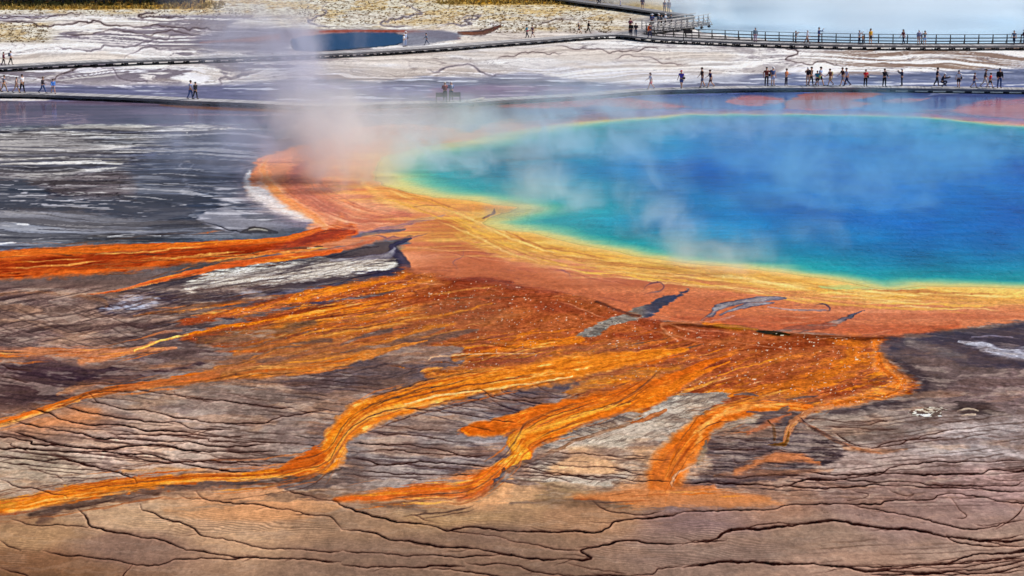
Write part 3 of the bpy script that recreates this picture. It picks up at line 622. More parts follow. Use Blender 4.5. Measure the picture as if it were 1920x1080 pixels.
    g.fill([(188,580),(240,548),(330,548),(340,566),(300,590),(220,592)], (70, 60, 72), .8, 9, 'm')
    sl, m = g.fill([(198,582),(222,566),(240,554),(270,552),(296,558),(294,572),(270,580),(225,583)], (176, 176, 190), .85, 8, 'm', fray=18)
    g.mix(sl, m * sstep(.52, .62, g.nhi[sl]) * .4, (120, 110, 124))
    g.strands([[(180,570),(330,530),(540,500),(700,462)],[(240,592),(400,566),(600,536),(760,505)]], 120, [(60, 50, 56), (84, 72, 74), (140, 124, 118), (110, 92, 84)], 22, ln=(.05, .3), wr=(.3, 1.1), a=(.3, .7), thin=lambda X, Y: 0)
    # --- the long orange run to the left and its thin companion
    g.stream([(660,432,12),(600,445,13),(550,458,12),(500,464,13),(420,470,18),(340,476,19),(240,484,24),(120,492,26),(0,500,24),(-160,508,26)], (158, 56, 22), (218, 100, 34), 1, rimw=.42, seed=1, lo=(112, 40, 20))
    g.stream([(600,430,4),(560,442,6),(520,450,5),(440,456,5),(340,461,6),(200,467,8),(0,478,8),(-160,486,8)], (216, 104, 32), (206, 92, 34), .9, rimw=.4, seed=4, light=(236, 140, 52))
    g.stream([(560,466,2),(620,468,5),(660,462,5),(700,452,4)], (196, 104, 70), (206, 118, 78), .8, soft=.6)
    g.stream([(640,470,3),(600,476,5),(540,482,6),(480,490,6),(420,498,6),(380,508,5),(330,518,5),(270,532,3.4),(220,545,2),(165,553,1)], (212, 92, 40), (222, 110, 48), .95, seed=6, light=(236, 150, 96))
    sl = g.box([(500,455),(640,480)], 0); mm = (fbm(gx[sl] * 2, gy[sl] * 1.5, 2, 3, .7) > .6) * yb(458, 462, 472, 478)[sl] * sstep(520, 560, px[sl]) * (1 - sstep(600, 640, px[sl]))
    g.mix(sl, mm * .7, (88, 50, 26)); g.stream([(575,466,1),(595,465,2.4),(612,466,1)], (226, 190, 140), (120, 80, 40), .8)
    # mid-left bands of buff, tan and mauve
    g.stream([(0,553,3),(80,548,4),(180,556,6),(200,572,3)], (154, 108, 78), (130, 96, 80), .6, soft=.8, mode='w')
    g.stream([(0,665,3),(70,652,4),(160,626,5),(230,602,5),(330,596,3)], (158, 128, 112), (140, 112, 98), .65, soft=.7)
    g.stream([(250,592,2),(330,582,5),(430,568,5),(520,556,3),(640,540,2)], (150, 92, 52), (140, 100, 78), .75, soft=.7, seed=2)
    g.stream([(500,567,1),(560,558,3),(620,548,6),(700,538,9),(770,528,7)], (196, 98, 50), (176, 84, 44), .85, soft=.6)
    g.stream([(630,572,2),(690,560,3),(750,548,1.5)], (96, 84, 92), (110, 92, 92), .75)
    g.stream([(290,612,2),(400,600,5),(480,590,4)], (74, 64, 72), (90, 76, 80), .6, soft=.7, mode='w')
    # fine diagonal combing of the left mid ground
    sl = g.box([(0,520),(520,690)], 0)
    x, y = g.fx[sl], g.fy[sl]
    cb = fba((x + y * 2.0 + 60 * fbm(x / 90, y / 24, 3, 4)) / 90, (y + .16 * x + 26 * fbm(x / 160, y / 30, 3, 9)) / 7, 5, 7, .6) ; mm = yb(528, 545, 655, 680)[sl] * (1 - sstep(480, 560, px[sl]))
    g.mix(sl, mm * sstep(.54, .66, cb) * .55, (70, 52, 52)); g.mix(sl, mm * sstep(.56, .66, 1 - cb) * .4, (182, 150, 132))
    # --- great orange field
    g.stream([(770,506,8),(900,520,22),(1010,540,24),(1085,556,20),(1150,580,10)], (180, 96, 56), (186, 100, 60), .75, soft=1, mode='w')
    g.stream([(1260,596,5),(1330,602,9),(1500,616,13),(1690,622,12),(1800,612,6)], (176, 82, 44), (180, 88, 48), .7, soft=1, mode='w')
    sl, m = g.poly(FIELD, 10, 'm', fray=10)
    x, y = g.fx[sl], g.fy[sl]
    f = g.streak(sl, -.20, 120, 9, 6, 5); f2 = g.streak(sl, -.26, 40, 5, 2, 4)
    calm = sstep(820, 1000, x) * (1 - sstep(690, 730, y)); f = .5 + (f - .5) * (1 - .55 * calm)
    base = np.array((166, 86, 46), np.float32) + (f - .5)[..., None] * np.array((90, 70, 40), np.float32)
    bright = sstep(.46, .66, f2 * .6 + f * .4) * np.clip(sstep(618, 680, y) * .9 + sstep(900, 700, x) * .6 + .12, 0, 1)
    bright *= 1 - .55 * sstep(1230, 1300, x) * (1 - sstep(1600, 1660, x)) * (1 - sstep(700, 745, y))
    base += (np.array((232, 128, 22), np.float32) - base) * bright[..., None] * .9
    red = sstep(.48, .62, fbm(gx[sl] * .12, gy[sl] * .10, 4, 12, .6)) * (1 - sstep(690, 740, y))
    base += (np.array((138, 62, 40), np.float32) - base) * red[..., None] * .6
    gr = fbm(gx[sl] * 7, gy[sl] * 5, 3, 6, .8); base *= (1 + (gr - .5) * .34)[..., None]
    base *= (.90 + .20 * g.nhi[sl] + .1 * (fbm(gx[sl] * 6, gy[sl] * 4, 2, 4) - .5))[..., None]
    g.col[sl] += (base - g.col[sl]) * m[..., None]; g.hgt[sl] += m * .03
    g.field = (sl, m.copy())
    # right rim: brighter lobe edge
    g.stream([(1640,640,10),(1650,660,14),(1662,690,18),(1690,716,14),(1660,738,12),(1600,750,10),(1540,762,8)], (226, 118, 34), (222, 140, 84), .85, soft=.6, seed=3, light=(240, 160, 60), lo=(170, 84, 34))
    g.stream([(1560,640,6),(1600,650,14),(1580,690,16),(1520,720,14),(1420,740,12),(1330,740,8)], (222, 118, 22), (206, 104, 28), .6, soft=.8, seed=7, light=(238, 144, 30), lo=(150, 74, 26), mode='w')
    sl, m = g.fill([(1292,543),(1270,552),(1242,558),(1215,570),(1190,578),(1172,590),(1130,604),(1098,620),(1082,634),(1125,631),(1140,616),(1175,606),(1215,594),(1235,584),(1250,572),(1268,560)], (112, 98, 88), .95, 3, 'f', fray=5)
    g.mix(sl, m * sstep(.45, .6, g.nhi[sl]) * .6, (150, 134, 120)); g.mix(sl, m * sstep(1195, 1225, px[sl]) * .8, (58, 52, 72))
    # bright filaments across the field
    for k, (q, a) in enumerate([([(925,572,2),(860,590,4),(780,602,4),(700,615,5),(600,640,6),(520,662,5),(420,690,4)],.85),([(860,612,3),(790,622,5),(730,640,6),(640,664,8),(540,684,9),(440,700,7)],.9),([(1290,660,1),(1210,668,6),(1130,672,12),(1060,682,13),(980,700,14),(900,706,12),(820,700,10)],.85),
                 ([(1100,640,5),(1000,648,8),(930,662,8),(860,672,7)],.7),([(1280,690,4),(1200,702,9),(1130,716,12),(1080,735,12)],.8),([(1000,620,2),(960,640,4),(900,652,3)],.5),([(690,570,2),(640,576,4),(560,592,4),(480,606,3),(400,618,3),(345,629,2)],.9),
                 ([(640,600,5),(560,618,12),(500,626,8)],.5),([(1330,610,2),(1370,614,6),(1420,622,3)],.7),([(760,520,2),(700,534,3),(640,546,2)],.5)]):
        g.stream(q, (230, 126, 20), (216, 106, 26), a, soft=.7, seed=k, light=(244, 160, 40), lo=(150, 70, 26), mode='w' if k not in (6,) else 'f')
    g.stream([(700,556,6),(800,560,10),(900,552,8)], (134, 54, 28), (150, 66, 34), .55, soft=.9, mode='w')
    g.stream([(850,530,4),(900,524,6),(960,530,3)], (112, 48, 32), (150, 66, 40), .6, soft=.8)
    g.stream([(820,560,4),(870,540,7),(920,530,4)], (128, 54, 32), (150, 66, 40), .5, soft=.9)
    # brown lip of the terrace under the shelf
    for q in [[(1120,566),(1170,585),(1200,592)],[(1255,606),(1330,612),(1400,616),(1440,624),(1500,630),(1600,634),(1680,634)]]:
        g.stream([(a, b + 2, 4) for a, b in q], (96, 46, 24), (140, 70, 30), .85, soft=.6, seed=5)
    g.stream([(1340,612,2),(1375,614,5),(1420,620,3)], (190, 120, 30), (120, 70, 24), .8); g.stream([(1420,624,2),(1450,627,4.5),(1480,630,2)], (52, 42, 26), (80, 52, 26), .9)
    g.stream([(1270,640,2),(1240,616,3),(1260,608,3),(1330,604,2)], (206, 128, 84), (160, 86, 48), .6)
    g.stream([(1500,640,8),(1560,646,8),(1440,656,9)], (122, 52, 26), (140, 66, 34), .6, soft=.9, mode='w')
    g.stream([(1240,632,4),(1200,636,8),(1150,628,3)], (134, 56, 38), (150, 66, 40), .5, soft=.9)
    # old track lines over the mats
    for q in [[(800,632),(870,642),(940,650),(1030,656)],[(640,640),(760,652)],[(795,678),(860,684),(940,690)],[(800,694),(870,700),(930,706)],[(690,676),(780,690)]]: g.crack(q, 1.5, (120, 56, 20), a=.6, deep=.02, jit=1.4)
    # crumbs of pale sinter on the field
    sl, m = g.field; r = fbm(gx[sl] * 8, gy[sl] * 5, 2, 9, .8); g.mix(sl, m * sstep(.815, .85, r + .06 * (g.nmd[sl] - .5)) * .7, (232, 204, 176))
    g.mix(sl, m * sstep(.80, .85, 1 - r) * .5, (104, 52, 32))
    GD = [[(900,520),(800,530),(680,545),(560,570),(450,592),(340,610)],[(1080,560),(925,572),(800,598),(640,620),(520,655),(400,700)],[(1180,600),(1050,620),(900,640),(780,660),(640,680),(480,700),(300,722)],[(1300,620),(1180,650),(1050,680),(930,715),(800,742),(690,775)],
          [(1450,640),(1300,680),(1180,715),(1060,755),(950,795),(870,810)],[(1560,660),(1400,700),(1290,740),(1200,780),(1090,790),(1000,830),(960,860)],[(1680,700),(1600,740),(1500,762),(1400,768),(1330,800),(1280,850),(1250,900)]]
    g.GD = GD
    g.strands(GD, 330, [(240, 146, 30), (226, 120, 22), (204, 96, 22), (236, 158, 60)], 1, sat=(60, 90), ln=(.05, .3), wr=(.5, 1.5), thin=lambda X, Y: .85 if (X > 930 and Y < 700) or (X > 740 and Y < 600) else 0)
    g.strands(GD, 300, [(122, 54, 28), (104, 50, 30), (140, 66, 36), (86, 58, 44)], 2, sat=(60, 90), ln=(.04, .2), wr=(.4, 1.3), thin=lambda X, Y: .85 if (X > 930 and Y < 700) or (X > 740 and Y < 600) else 0)
    g.strands(GD, 160, [(246, 176, 84), (232, 176, 110)], 3, sat=(90, 130), ln=(.02, .09), wr=(.3, .7), a=(.4, .8), thin=lambda X, Y: .85 if (X > 930 and Y < 700) or (X > 740 and Y < 600) else 0)
    # --- slate tongues reaching up into the field
    for q in [[(640,648,2),(690,630,4),(730,622,3.6),(735,618,1)],[(640,664,4),(720,652,7),(780,632,5),(836,618,2)],[(700,676,3),(740,660,9),(790,644,9),(850,630,6),(896,622,2)],[(640,690,5),(700,680,8),(780,672,7),(850,654,4)],[(690,708,3),(740,712,4),(790,694,3)],[(770,700,1),(785,690,5),(790,686,1)],[(1375,745,1),(1400,742,3),(1418,746,1)],[(1470,752,1),(1500,746,2.4),(1530,744,.8)],[(640,562,1),(700,556,2.4),(748,546,1)]]:
        g.stream(q, (92, 76, 76), (112, 84, 72), .74, soft=.35, seed=int(q[0][1]) % 7, lo=(58, 48, 56), mode='m')
    g.stream([(640,720,8),(690,712,10),(740,718,5),(765,712,1)], (92, 78, 80), (80, 64, 64), .8, soft=.6)
    g.stream([(1000,664,.5),(830,668,1),(800,674,.6)], (240, 190, 140), (240, 190, 140), .6)
    # --- big dark tongue between the second and third arms
    sl, m = g.fill([(700,800),(740,775),(800,758),(870,745),(950,732),(1040,716),(1078,712),(1072,728),(1040,744),(980,760),(900,780),(860,798),(852,820),(905,838),(940,852),(930,866),(880,884),(820,896),(720,900),(640,908),(560,920),(520,905),(620,890),(650,862),(650,836),(640,820)], (150, 136, 130), .95, 4, 'm')
    tn = sstep(800, 1060, px[sl]) * (1 - sstep(740, 790, g.wy[sl])); g.mix(sl, m * tn * .85, (84, 70, 76))
    g.mix(sl, m * sstep(.5, .64, g.streak(sl, .10, 80, 3.4, 4)) * .6, (92, 78, 80))
    g.mix(sl, m * (1 - sstep(650, 690, px[sl] + (py[sl] - 800) * -.2)) * .6, (84, 68, 64))
    g.mix(sl, m * (yb(826, 838, 850, 862)[sl] * sstep(860, 900, px[sl])) * .8, (84, 70, 76))
    # pale tongue between third and fifth arms, and comb ground
    sl, m = g.fill([(1170,800),(1216,772),(1262,746),(1320,736),(1362,738),(1366,750),(1318,772),(1290,800),(1268,828),(1240,852),(1200,900),(1180,912),(1050,905),(960,908),(930,900),(946,882),(1010,856),(1070,836),(1120,820)], (178, 162, 144), .95, 4, 'm')
    g.mix(sl, m * sstep(.5, .62, g.streak(sl, .25 if False else -.35, 26, 2.4, 8)) * .4, (214, 198, 178)); g.mix(sl, m * sstep(.54, .66, g.streak(sl, -.35, 30, 2.2, 3)) * .5, (104, 86, 76))
    g.mix(sl, m * sstep(.5, .62, fbm(gx[sl] * .25, gy[sl] * .2, 3, 5)) * (yb(828, 840, 886, 896)[sl]) * .7, (222, 166, 116))
    sl, m = g.fill([(1000,850),(1020,826),(1060,800),(1110,784),(1180,776),(1200,782),(1160,796),(1100,816),(1040,836)], (158, 142, 126), .95, 3, 'm'); g.mix(sl, m * sstep(.5, .64, g.streak(sl, .22, 30, 2.4, 6)) * .6, (92, 76, 70))
    # dark ground right of the fifth arm
    sl, m = g.fill([(1310,830),(1345,808),(1400,790),(1470,768),(1505,775),(1500,800),(1540,820),(1590,850),(1540,880),(1440,900),(1340,915),(1262,916),(1268,900),(1320,880),(1330,862),(1318,846)], (92, 76, 76), .9, 6, 'm')
    g.mix(sl, m * sstep(.52, .64, g.streak(sl, .08, 70, 3.2, 9)) * .6, (58, 46, 48)); g.mix(sl, m * sstep(.56, .66, 1 - g.streak(sl, .1, 60, 3, 2)) * .5, (150, 128, 116))
    # --- right-hand dark flat
    sl, m = g.fill([(1640,648),(1700,628),(1780,622),(1850,616),(2150,600),(2150,716),(1980,700),(1860,690),(1800,684),(1760,668),(1700,662),(1665,672)], (58, 48, 60), .8, 9, 'm')
    g.mix(sl, m * sstep(.55, .68, g.streak(sl, .15, 80, 4, 2)) * .5, (104, 90, 92)); g.wet[sl] = np.maximum(g.wet[sl], m * .3)
    g.stream([(1665,670,10),(1700,690,14),(1735,720,14),(1700,750,10),(1640,762,6),(1560,775,4)], (66, 52, 54), (84, 68, 66), .7, soft=.9)
    g.stream([(1700,640,6),(1750,656,9),(1810,670,6)], (130, 116, 108), (110, 96, 92), .6, soft=.8, lo=(190, 180, 170))
    for q in [[(1795,640,2),(1840,648,7),(1870,656,4)],[(1840,658,3),(1890,664,10),(1960,670,12),(2100,676,12)]]: g.stream(q, (176, 174, 184), (110, 104, 116), .9, soft=.6, lo=(60, 54, 66), light=(220, 222, 232))
    g.stream([(1820,632,1),(1860,630,1.6),(1900,633,1)], (130, 120, 134), (110, 100, 116), .7)
    g.fill([(1790,755),(1840,750),(1860,770),(1830,782),(1780,772)], (58, 48, 48), .7, 10)
    g.stream([(1800,766,2),(1840,768,4),(1880,773,2)], (70, 56, 54), (90, 74, 70), .6, soft=.8)
    sl, m = g.poly([(1712,776),(1730,764),(1760,762),(1768,772),(1760,784),(1725,786)], 3); r = fbm(gx[sl] * 7, gy[sl] * 5, 2, 3, .8); g.mix(sl, m * .6, (84, 70, 62)); g.mix(sl, m * sstep(.52, .6, r), (206, 198, 182))
    for q in [[(1795,772,1),(1820,768,2),(1838,772,1)],[(1800,780,1),(1830,778,2)]]: g.stream(q, (186, 166, 146), (150, 130, 116), .8)
    sl = g.box([(1500,660),(2700,820)], 0); f = g.streak(sl, .12, 90, 4, 5); g.mix(sl, sstep(.54, .66, f) * .35 * sstep(1560, 1640, px[sl]) * yb(690, 720, 800, 830)[sl] * (1 - m.mean() * 0), (74, 58, 58))
    # --- arms of the orange mats running to the viewer
    O, R, LT, LO = (222, 122, 28), (226, 126, 38), (248, 184, 92), (176, 84, 24)
    g.stream([(480,690,10),(400,705,11),(320,716,8),(240,727,7),(180,738,6),(120,756,5),(60,775,4),(0,793,4.5),(-120,822,5)], (212, 104, 40), (226, 122, 44), .97, seed=2, light=(244, 158, 70))
    g.stream([(800,640,1),(740,654,4),(690,666,7),(600,684,14),(500,696,12),(420,706,8)], O, R, .9, seed=8, light=LT)
    g.stream([(360,684,1),(300,690,6),(220,706,8),(150,724,6),(110,740,3)], (168, 112, 76), (130, 84, 66), .75, soft=.6, seed=1)
    g.stream([(330,652,2),(240,658,6),(160,662,10),(60,662,10),(-100,668,12)], (190, 122, 82), (168, 108, 82), .9, soft=.7, seed=9)
    g.stream([(330,632,2),(290,642,2.5),(250,655,3.5),(210,668,4),(150,678,5)], (206, 132, 84), (190, 118, 78), .85, soft=.6)
    g.stream([(352,629,1.6),(320,634,1.8),(280,648,2),(250,658,1.5)], (250, 178, 96), (236, 140, 50), .95)
    g.stream([(340,620,2),(300,624,3),(270,636,3)], (176, 118, 88), (150, 104, 84), .7, soft=.6)
    g.stream([(390,680,3),(300,694,8),(220,702,10),(120,706,10),(40,702,6)], (60, 44, 52), (76, 58, 62), .75, soft=.9, mode='w')
    g.stream([(260,676,2),(200,690,4),(120,700,3)], (58, 42, 50), (70, 54, 60), .5, soft=.8)
    for q in [[(1180,674,24),(1000,706,36),(860,728,36),(730,762,40),(650,800,40),(620,850,36),(550,885,22),(400,895,16),(240,910,22),(90,936,24),(-100,970,24)], [(1290,700,20),(1150,754,34),(1000,790,34),(970,840,36),(920,890,32),(840,925,24),(660,938,14)], [(1520,766,14),(1390,770,24),(1310,810,38),(1265,860,44),(1240,905,40),(1235,935,16)],
              [(640,664,26),(480,690,24),(320,716,16),(180,738,14),(60,775,10)], [(900,600,40),(740,630,40),(580,660,34),(440,690,20)]]:
        g.stream(q, (150, 98, 66), (140, 100, 76), .5, soft=1, seed=5, mode='w')
    # second arm
    g.stream([(610,850,4),(570,872,18),(530,886,10)], (200, 88, 22), (206, 96, 26), .95, soft=.3, seed=3)
    g.stream([(1290,656,2),(1240,664,8),(1180,674,12),(1080,690,22),(1000,706,22),(930,716,20),(860,728,22),(790,744,24),(730,762,26),(680,780,27),(650,800,26),(628,828,22),(622,850,24),(600,872,20),(550,885,12),(480,892,8),(400,895,8),(320,900,9),(240,910,12),(170,920,13),(90,936,14),(0,950,12),(-140,975,14)], O, R, .98, rimw=.3, seed=5, light=LT, lo=LO)
    g.stream([(760,762,3),(700,778,8),(665,796,9),(640,820,9),(632,845,11),(615,868,8),(570,884,4),(480,895,2),(380,899,2),(300,907,2)], (240, 160, 64), (238, 150, 50), .7, soft=.7, seed=6, light=(255, 206, 120))
    g.stream([(1075,708,1),(990,722,1.6),(900,736,1.6),(820,744,1.8),(760,760,1.6)], (246, 190, 120), (240, 170, 90), .8)
    g.stream([(310,903,1),(420,901,1.4),(520,897,1.8),(600,880,1.4),(645,858,1.2)], (206, 150, 96), (206, 150, 96), .7)
    # dark foot below the second arm
    g.stream([(640,880,2),(600,893,5),(520,903,7),(420,908,6),(320,916,6),(230,930,7),(140,946,7),(60,965,5)], (70, 50, 42), (96, 72, 58), .75, soft=.9, seed=4)
    g.stream([(300,922,3),(260,934,9),(220,935,4)], (80, 52, 42), (92, 62, 50), .7, soft=.8); g.stream([(120,955,2),(90,968,7),(70,978,3)], (80, 58, 52), (90, 66, 56), .6, soft=.9)
    # third arm
    g.stream([(1370,668,1),(1330,680,5),(1290,700,9),(1220,730,18),(1150,754,22),(1070,770,20),(1000,780,16),(940,800,16),(890,806,13),(868,806,6)], (206, 96, 22), (212, 104, 26), .97, seed=1, light=(236, 138, 40), lo=(168, 76, 20))
    g.stream([(1370,680,1),(1300,706,6),(1240,738,14),(1160,762,16),(1090,782,16),(1030,806,20),(985,828,22),(975,850,20)], (216, 112, 24), (214, 108, 30), .95, seed=9, light=(244, 160, 60), lo=(180, 84, 22))
    g.stream([(1180,760,2),(1110,776,5),(1050,796,6),(990,814,7),(960,828,8),(965,842,10),(985,852,8),(955,868,12),(930,885,12),(905,905,12),(880,925,8)], (240, 156, 50), (232, 132, 30), .95, seed=2, light=(255, 196, 90), lo=(196, 96, 24))
    g.stream([(940,880,10),(900,900,18),(860,915,18),(780,925,15),(700,933,9),(630,936,5)], (210, 98, 32), (222, 124, 56), .92, soft=.7, seed=7, light=(236, 150, 90))
    g.stream([(935,900,4),(900,925,7),(860,938,6)], (188, 76, 30), (200, 90, 40), .6, soft=.8)
    g.stream([(960,900,6),(940,930,12),(900,945,8),(800,942,6),(700,942,4)], (214, 152, 100), (200, 140, 96), .7, soft=.9)
    g.stream([(1205,784,1),(1180,796,3),(1120,814,3),(1076,826,3),(1058,838,4),(1000,862,4),(960,876,3),(940,896,3),(925,915,2)], (150, 112, 84), (112, 78, 58), .9, seed=3)
    g.stream([(1250,770,3),(1215,785,3.5),(1185,794,2)], (176, 102, 54), (150, 84, 44), .8)
    g.stream([(945,880,2),(940,895,4),(930,912,2)], (74, 56, 54), (80, 62, 58), .7)
    g.stream([(930,902,2),(980,906,4),(1010,908,1)], (80, 64, 66), (84, 68, 66), .7)
    # fifth arm
    g.stream([(1520,766,6),(1450,764,9),(1390,770,12),(1345,784,16),(1315,802,20),(1292,828,27),(1266,858,32),(1248,884,31),(1236,908,25),(1222,926,10)], (208, 102, 26), (218, 116, 40), .96, seed=4, light=(238, 150, 66), lo=(172, 80, 28))
    g.stream([(1500,762,2),(1420,764,4),(1360,776,5),(1320,800,6),(1305,830,5)], (240, 156, 72), (232, 140, 60), .7, soft=.7, light=(252, 190, 120))
    g.stream([(1322,826,2),(1316,850,6),(1308,868,4)], (150, 122, 94), (130, 104, 84), .75, soft=.6)
    g.stream([(1325,870,1),(1295,876,2),(1268,890,2),(1258,912,1.4)], (206, 168, 140), (196, 150, 110), .9)
    g.stream([(1340,912,4),(1270,922,12),(1200,928,12),(1130,934,7),(1080,936,3)], (204, 112, 56), (198, 122, 76), .6, soft=.9, seed=6)
    g.stream([(1280,920,8),(1360,926,9),(1440,930,6)], (196, 128, 80), (180, 124, 88), .7, soft=.9, mode='w')
    g.stream([(1560,762,3),(1510,776,5),(1490,792,7),(1478,812,7),(1466,830,2)], (196, 122, 72), (186, 124, 86), .7, seed=8, light=(240, 190, 140), lo=(150, 84, 44))
    g.stream([(1480,778,2),(1440,796,6),(1400,812,5)], (190, 108, 66), (160, 100, 74), .7, soft=.7); g.stream([(1400,774,1),(1440,776,3),(1480,768,3)], (100, 80, 76), (116, 92, 84), .8)
    g.stream([(1440,790,1),(1452,806,3),(1450,826,2)], (70, 46, 30), (90, 56, 34), .8); g.stream([(1440,836,1),(1470,832,4),(1480,812,2)], (86, 54, 22), (150, 96, 30), .7)
    g.stream([(1500,790,2),(1530,806,3.5),(1570,828,4),(1620,846,3),(1650,850,1)], (150, 96, 70), (90, 62, 52), .8, seed=1)
    g.stream([(1500,784,1),(1520,802,2),(1560,822,2),(1590,838,1)], (70, 50, 48), (80, 56, 50), .8)
    g.stream([(1580,840,3),(1640,845,5),(1700,842,2)], (190, 132, 92), (170, 120, 92), .6, soft=.8)
    g.stream([(1380,884,6),(1440,862,10),(1500,860,8),(1540,870,3)], (196, 118, 70), (180, 110, 74), .75, soft=.8, seed=2); g.stream([(1340,892,3),(1420,888,6),(1500,886,5),(1560,880,2)], (180, 116, 76), (160, 108, 80), .5, soft=.9)
    g.fill([(1150,912),(1205,880),(1240,846),(1300,846),(1292,870),(1262,905),(1330,916),(1420,924),(1380,940),(1250,944),(1110,944),(1060,934),(1110,922)], (204, 114, 52), .5, 26, 'w')
    g.fill([(1100,936),(1180,924),(1300,922),(1420,930),(1480,936),(1400,946),(1200,952)], (200, 128, 76), .55, 12, 'w')
    g.fill([(508,895),(560,868),(604,842),(618,856),(606,884),(570,893)], (192, 88, 24), .9, 4)
    g.fill([(880,940),(945,905),(985,905),(1010,925),(1000,950),(930,958),(850,952)], (216, 164, 120), .5, 24)
    g.stream([(375,640,8),(450,634,13),(520,622,11),(590,606,6)], (106, 78, 62), (120, 84, 60), .75, soft=.8, seed=3, lo=(70, 54, 48))
    g.stream([(420,655,5),(520,650,8),(620,640,5)], (98, 74, 66), (130, 84, 56), .7, soft=.8, seed=5)
    g.stream([(440,664,4),(520,648,5),(600,630,3)], (214, 116, 40), (196, 104, 40), .5, soft=.8, seed=2)
    # bottom: tan sheets
    g.stream([(330,950,6),(450,960,16),(560,965,16),(640,950,8)], (190, 138, 96), (180, 132, 94), .55, soft=1, mode='w')
    g.stream([(450,890,3),(330,880,5),(230,884,3)], (206, 140, 80), (196, 140, 96), .6, soft=.9); g.stream([(20,941,8),(0,944,10)], (170, 120, 40), (160, 120, 60), .5, soft=.9)
    g.stream([(140,765,6),(180,775,10),(110,790,8),(60,800,6)], (200, 128, 80), (186, 124, 84), .6, soft=.9)
    g.stream([(700,944,4),(760,950,8),(800,960,4)], (92, 70, 56), (120, 92, 72), .6, soft=.9); g.stream([(960,945,3),(1060,942,7),(1180,950,5)], (104, 80, 62), (120, 92, 72), .6, soft=.9)
    g.fill([(350,948),(420,940),(500,925),(560,918),(600,925),(560,938),(460,940)], (142, 116, 92), .5, 8)
    g.fill([(560,925),(640,918),(720,926),(640,934),(600,938)], (100, 76, 62), .5, 8)
    # drifting films of ochre, buff and mauve over the lower sheets
    sl = (slice(int(np.searchsorted(g.cy, 540)), g.H), slice(0, g.W)); cl = g.col[sl]; sp = 1 - sstep(62, 95, cl[..., 0] - cl[..., 2])
    X, Y = g.wx[sl] * .98 + g.wy[sl] * .2, g.wy[sl] - g.wx[sl] * .02
    f1 = fbm(X / 150, Y / 26, 5, 3, .55); f2_ = fbm(X / 120 + 9, Y / 20, 5, 11, .55); f3 = fbm(X / 60, Y / 9, 4, 14, .6); sp = sp * (1 - .72 * sstep(900, 970, py[sl]))
    g.mix(sl, sstep(.54, .68, f1) * sp * .34, (188, 142, 108)); g.mix(sl, sstep(.54, .68, f2_) * sp * .38, (98, 78, 74)); g.mix(sl, sstep(.56, .68, f3) * sp * .3, (192, 172, 156)); g.mix(sl, (1 - sstep(.34, .44, f3)) * sp * .3, (92, 70, 62))
    fn = fbm(g.gx[sl] * 6, g.gy[sl] * 4, 3, 8, .75) - .5; g.col[sl] *= (1.03 + fn * (.30 - .18 * sstep(900, 960, py[sl])))[..., None]
    # ripple fields
    for q, a_ in [([(160,985),(330,965),(600,990),(640,1030),(400,1005),(200,1000)],.5),([(640,960),(900,960),(1140,965),(1080,1000),(800,990)],.5),([(1150,985),(1280,980),(1440,1010),(1460,1050),(1280,1060),(1100,1055)],.6),([(0,1010),(110,1000),(60,1060),(0,1060)],.5),([(250,960),(400,950),(640,980),(640,1010),(420,1000),(300,975)],.5),([(1280,970),(1400,960),(1440,980),(1300,1005)],.5)]:
        sl, m = g.poly(q, 10); w = np.sin((gx[sl] * 1.2 + gy[sl] * 4.2 + fbm(gx[sl] * .5, gy[sl] * .5, 3, 2) * 5) * 6.5)
        g.col[sl] *= (1 + m * a_ * w * .10)[..., None]
    OR = [(236, 146, 40), (214, 106, 24), (190, 88, 26), (246, 170, 76), (160, 74, 30)]; MX = [(214, 112, 44), (160, 92, 52), (110, 70, 50), (78, 56, 50)]
    for q, sp_, n_ in [([(700,664),(600,684),(480,692),(400,705),(320,716),(240,727),(180,738),(120,756),(60,775),(0,793),(-120,822)], 11, 60), ([(640,470),(540,482),(420,498),(330,518),(270,532),(165,553)], 8, 36), ([(660,440),(500,462),(340,474),(120,490),(-160,502)], 26, 70),
                     ([(1080,690),(930,716),(790,744),(680,780),(640,820),(622,850),(590,874),(480,893),(320,902),(170,922),(0,952),(-140,976)], 24, 110), ([(1250,700),(1160,760),(1050,795),(985,825),(970,850),(930,890),(880,918),(780,926),(640,936)], 26, 110), ([(1520,766),(1390,772),(1315,802),(1270,856),(1245,905),(1240,915)], 26, 70), ([(1560,762),(1490,792),(1470,830)], 12, 24), ([(1420,925),(1270,926),(1130,934),(1050,938)], 12, 16),
                     ([(330,634),(240,658),(120,664),(-100,668)], 14, 40), ([(700,538),(560,560),(430,572),(250,594)], 14, 46)]:
        g.strands([q], n_ // 2, OR, int(q[0][0]), sat=(46, 80), spread=sp_ * .8, ln=(.05, .25), wr=(.4, 1.3), a=(.4, .85))
        g.strands([q], int(n_ * .55), MX, int(q[0][0]) + 1, sat=None, spread=sp_ * 1.5, ln=(.05, .22), wr=(.3, 1.0), a=(.3, .7))
    g.strands([[(700,500),(860,500),(1050,540),(1250,590),(1450,612),(1700,620)]], 90, [(176, 96, 70), (220, 150, 110), (150, 80, 60)], 5, spread=36, ln=(.03, .12), wr=(.3, .9), a=(.25, .6), sat=(60, 90))
    g.strands([[(700,360),(800,392),(900,430),(1020,478),(1200,506),(1400,530),(1600,556),(1900,566)]], 150, [(236, 180, 70), (206, 140, 60), (244, 206, 120), (190, 120, 60)], 6, spread=22, ln=(.04, .18), wr=(.4, 1.3), a=(.3, .7), sat=(60, 90))
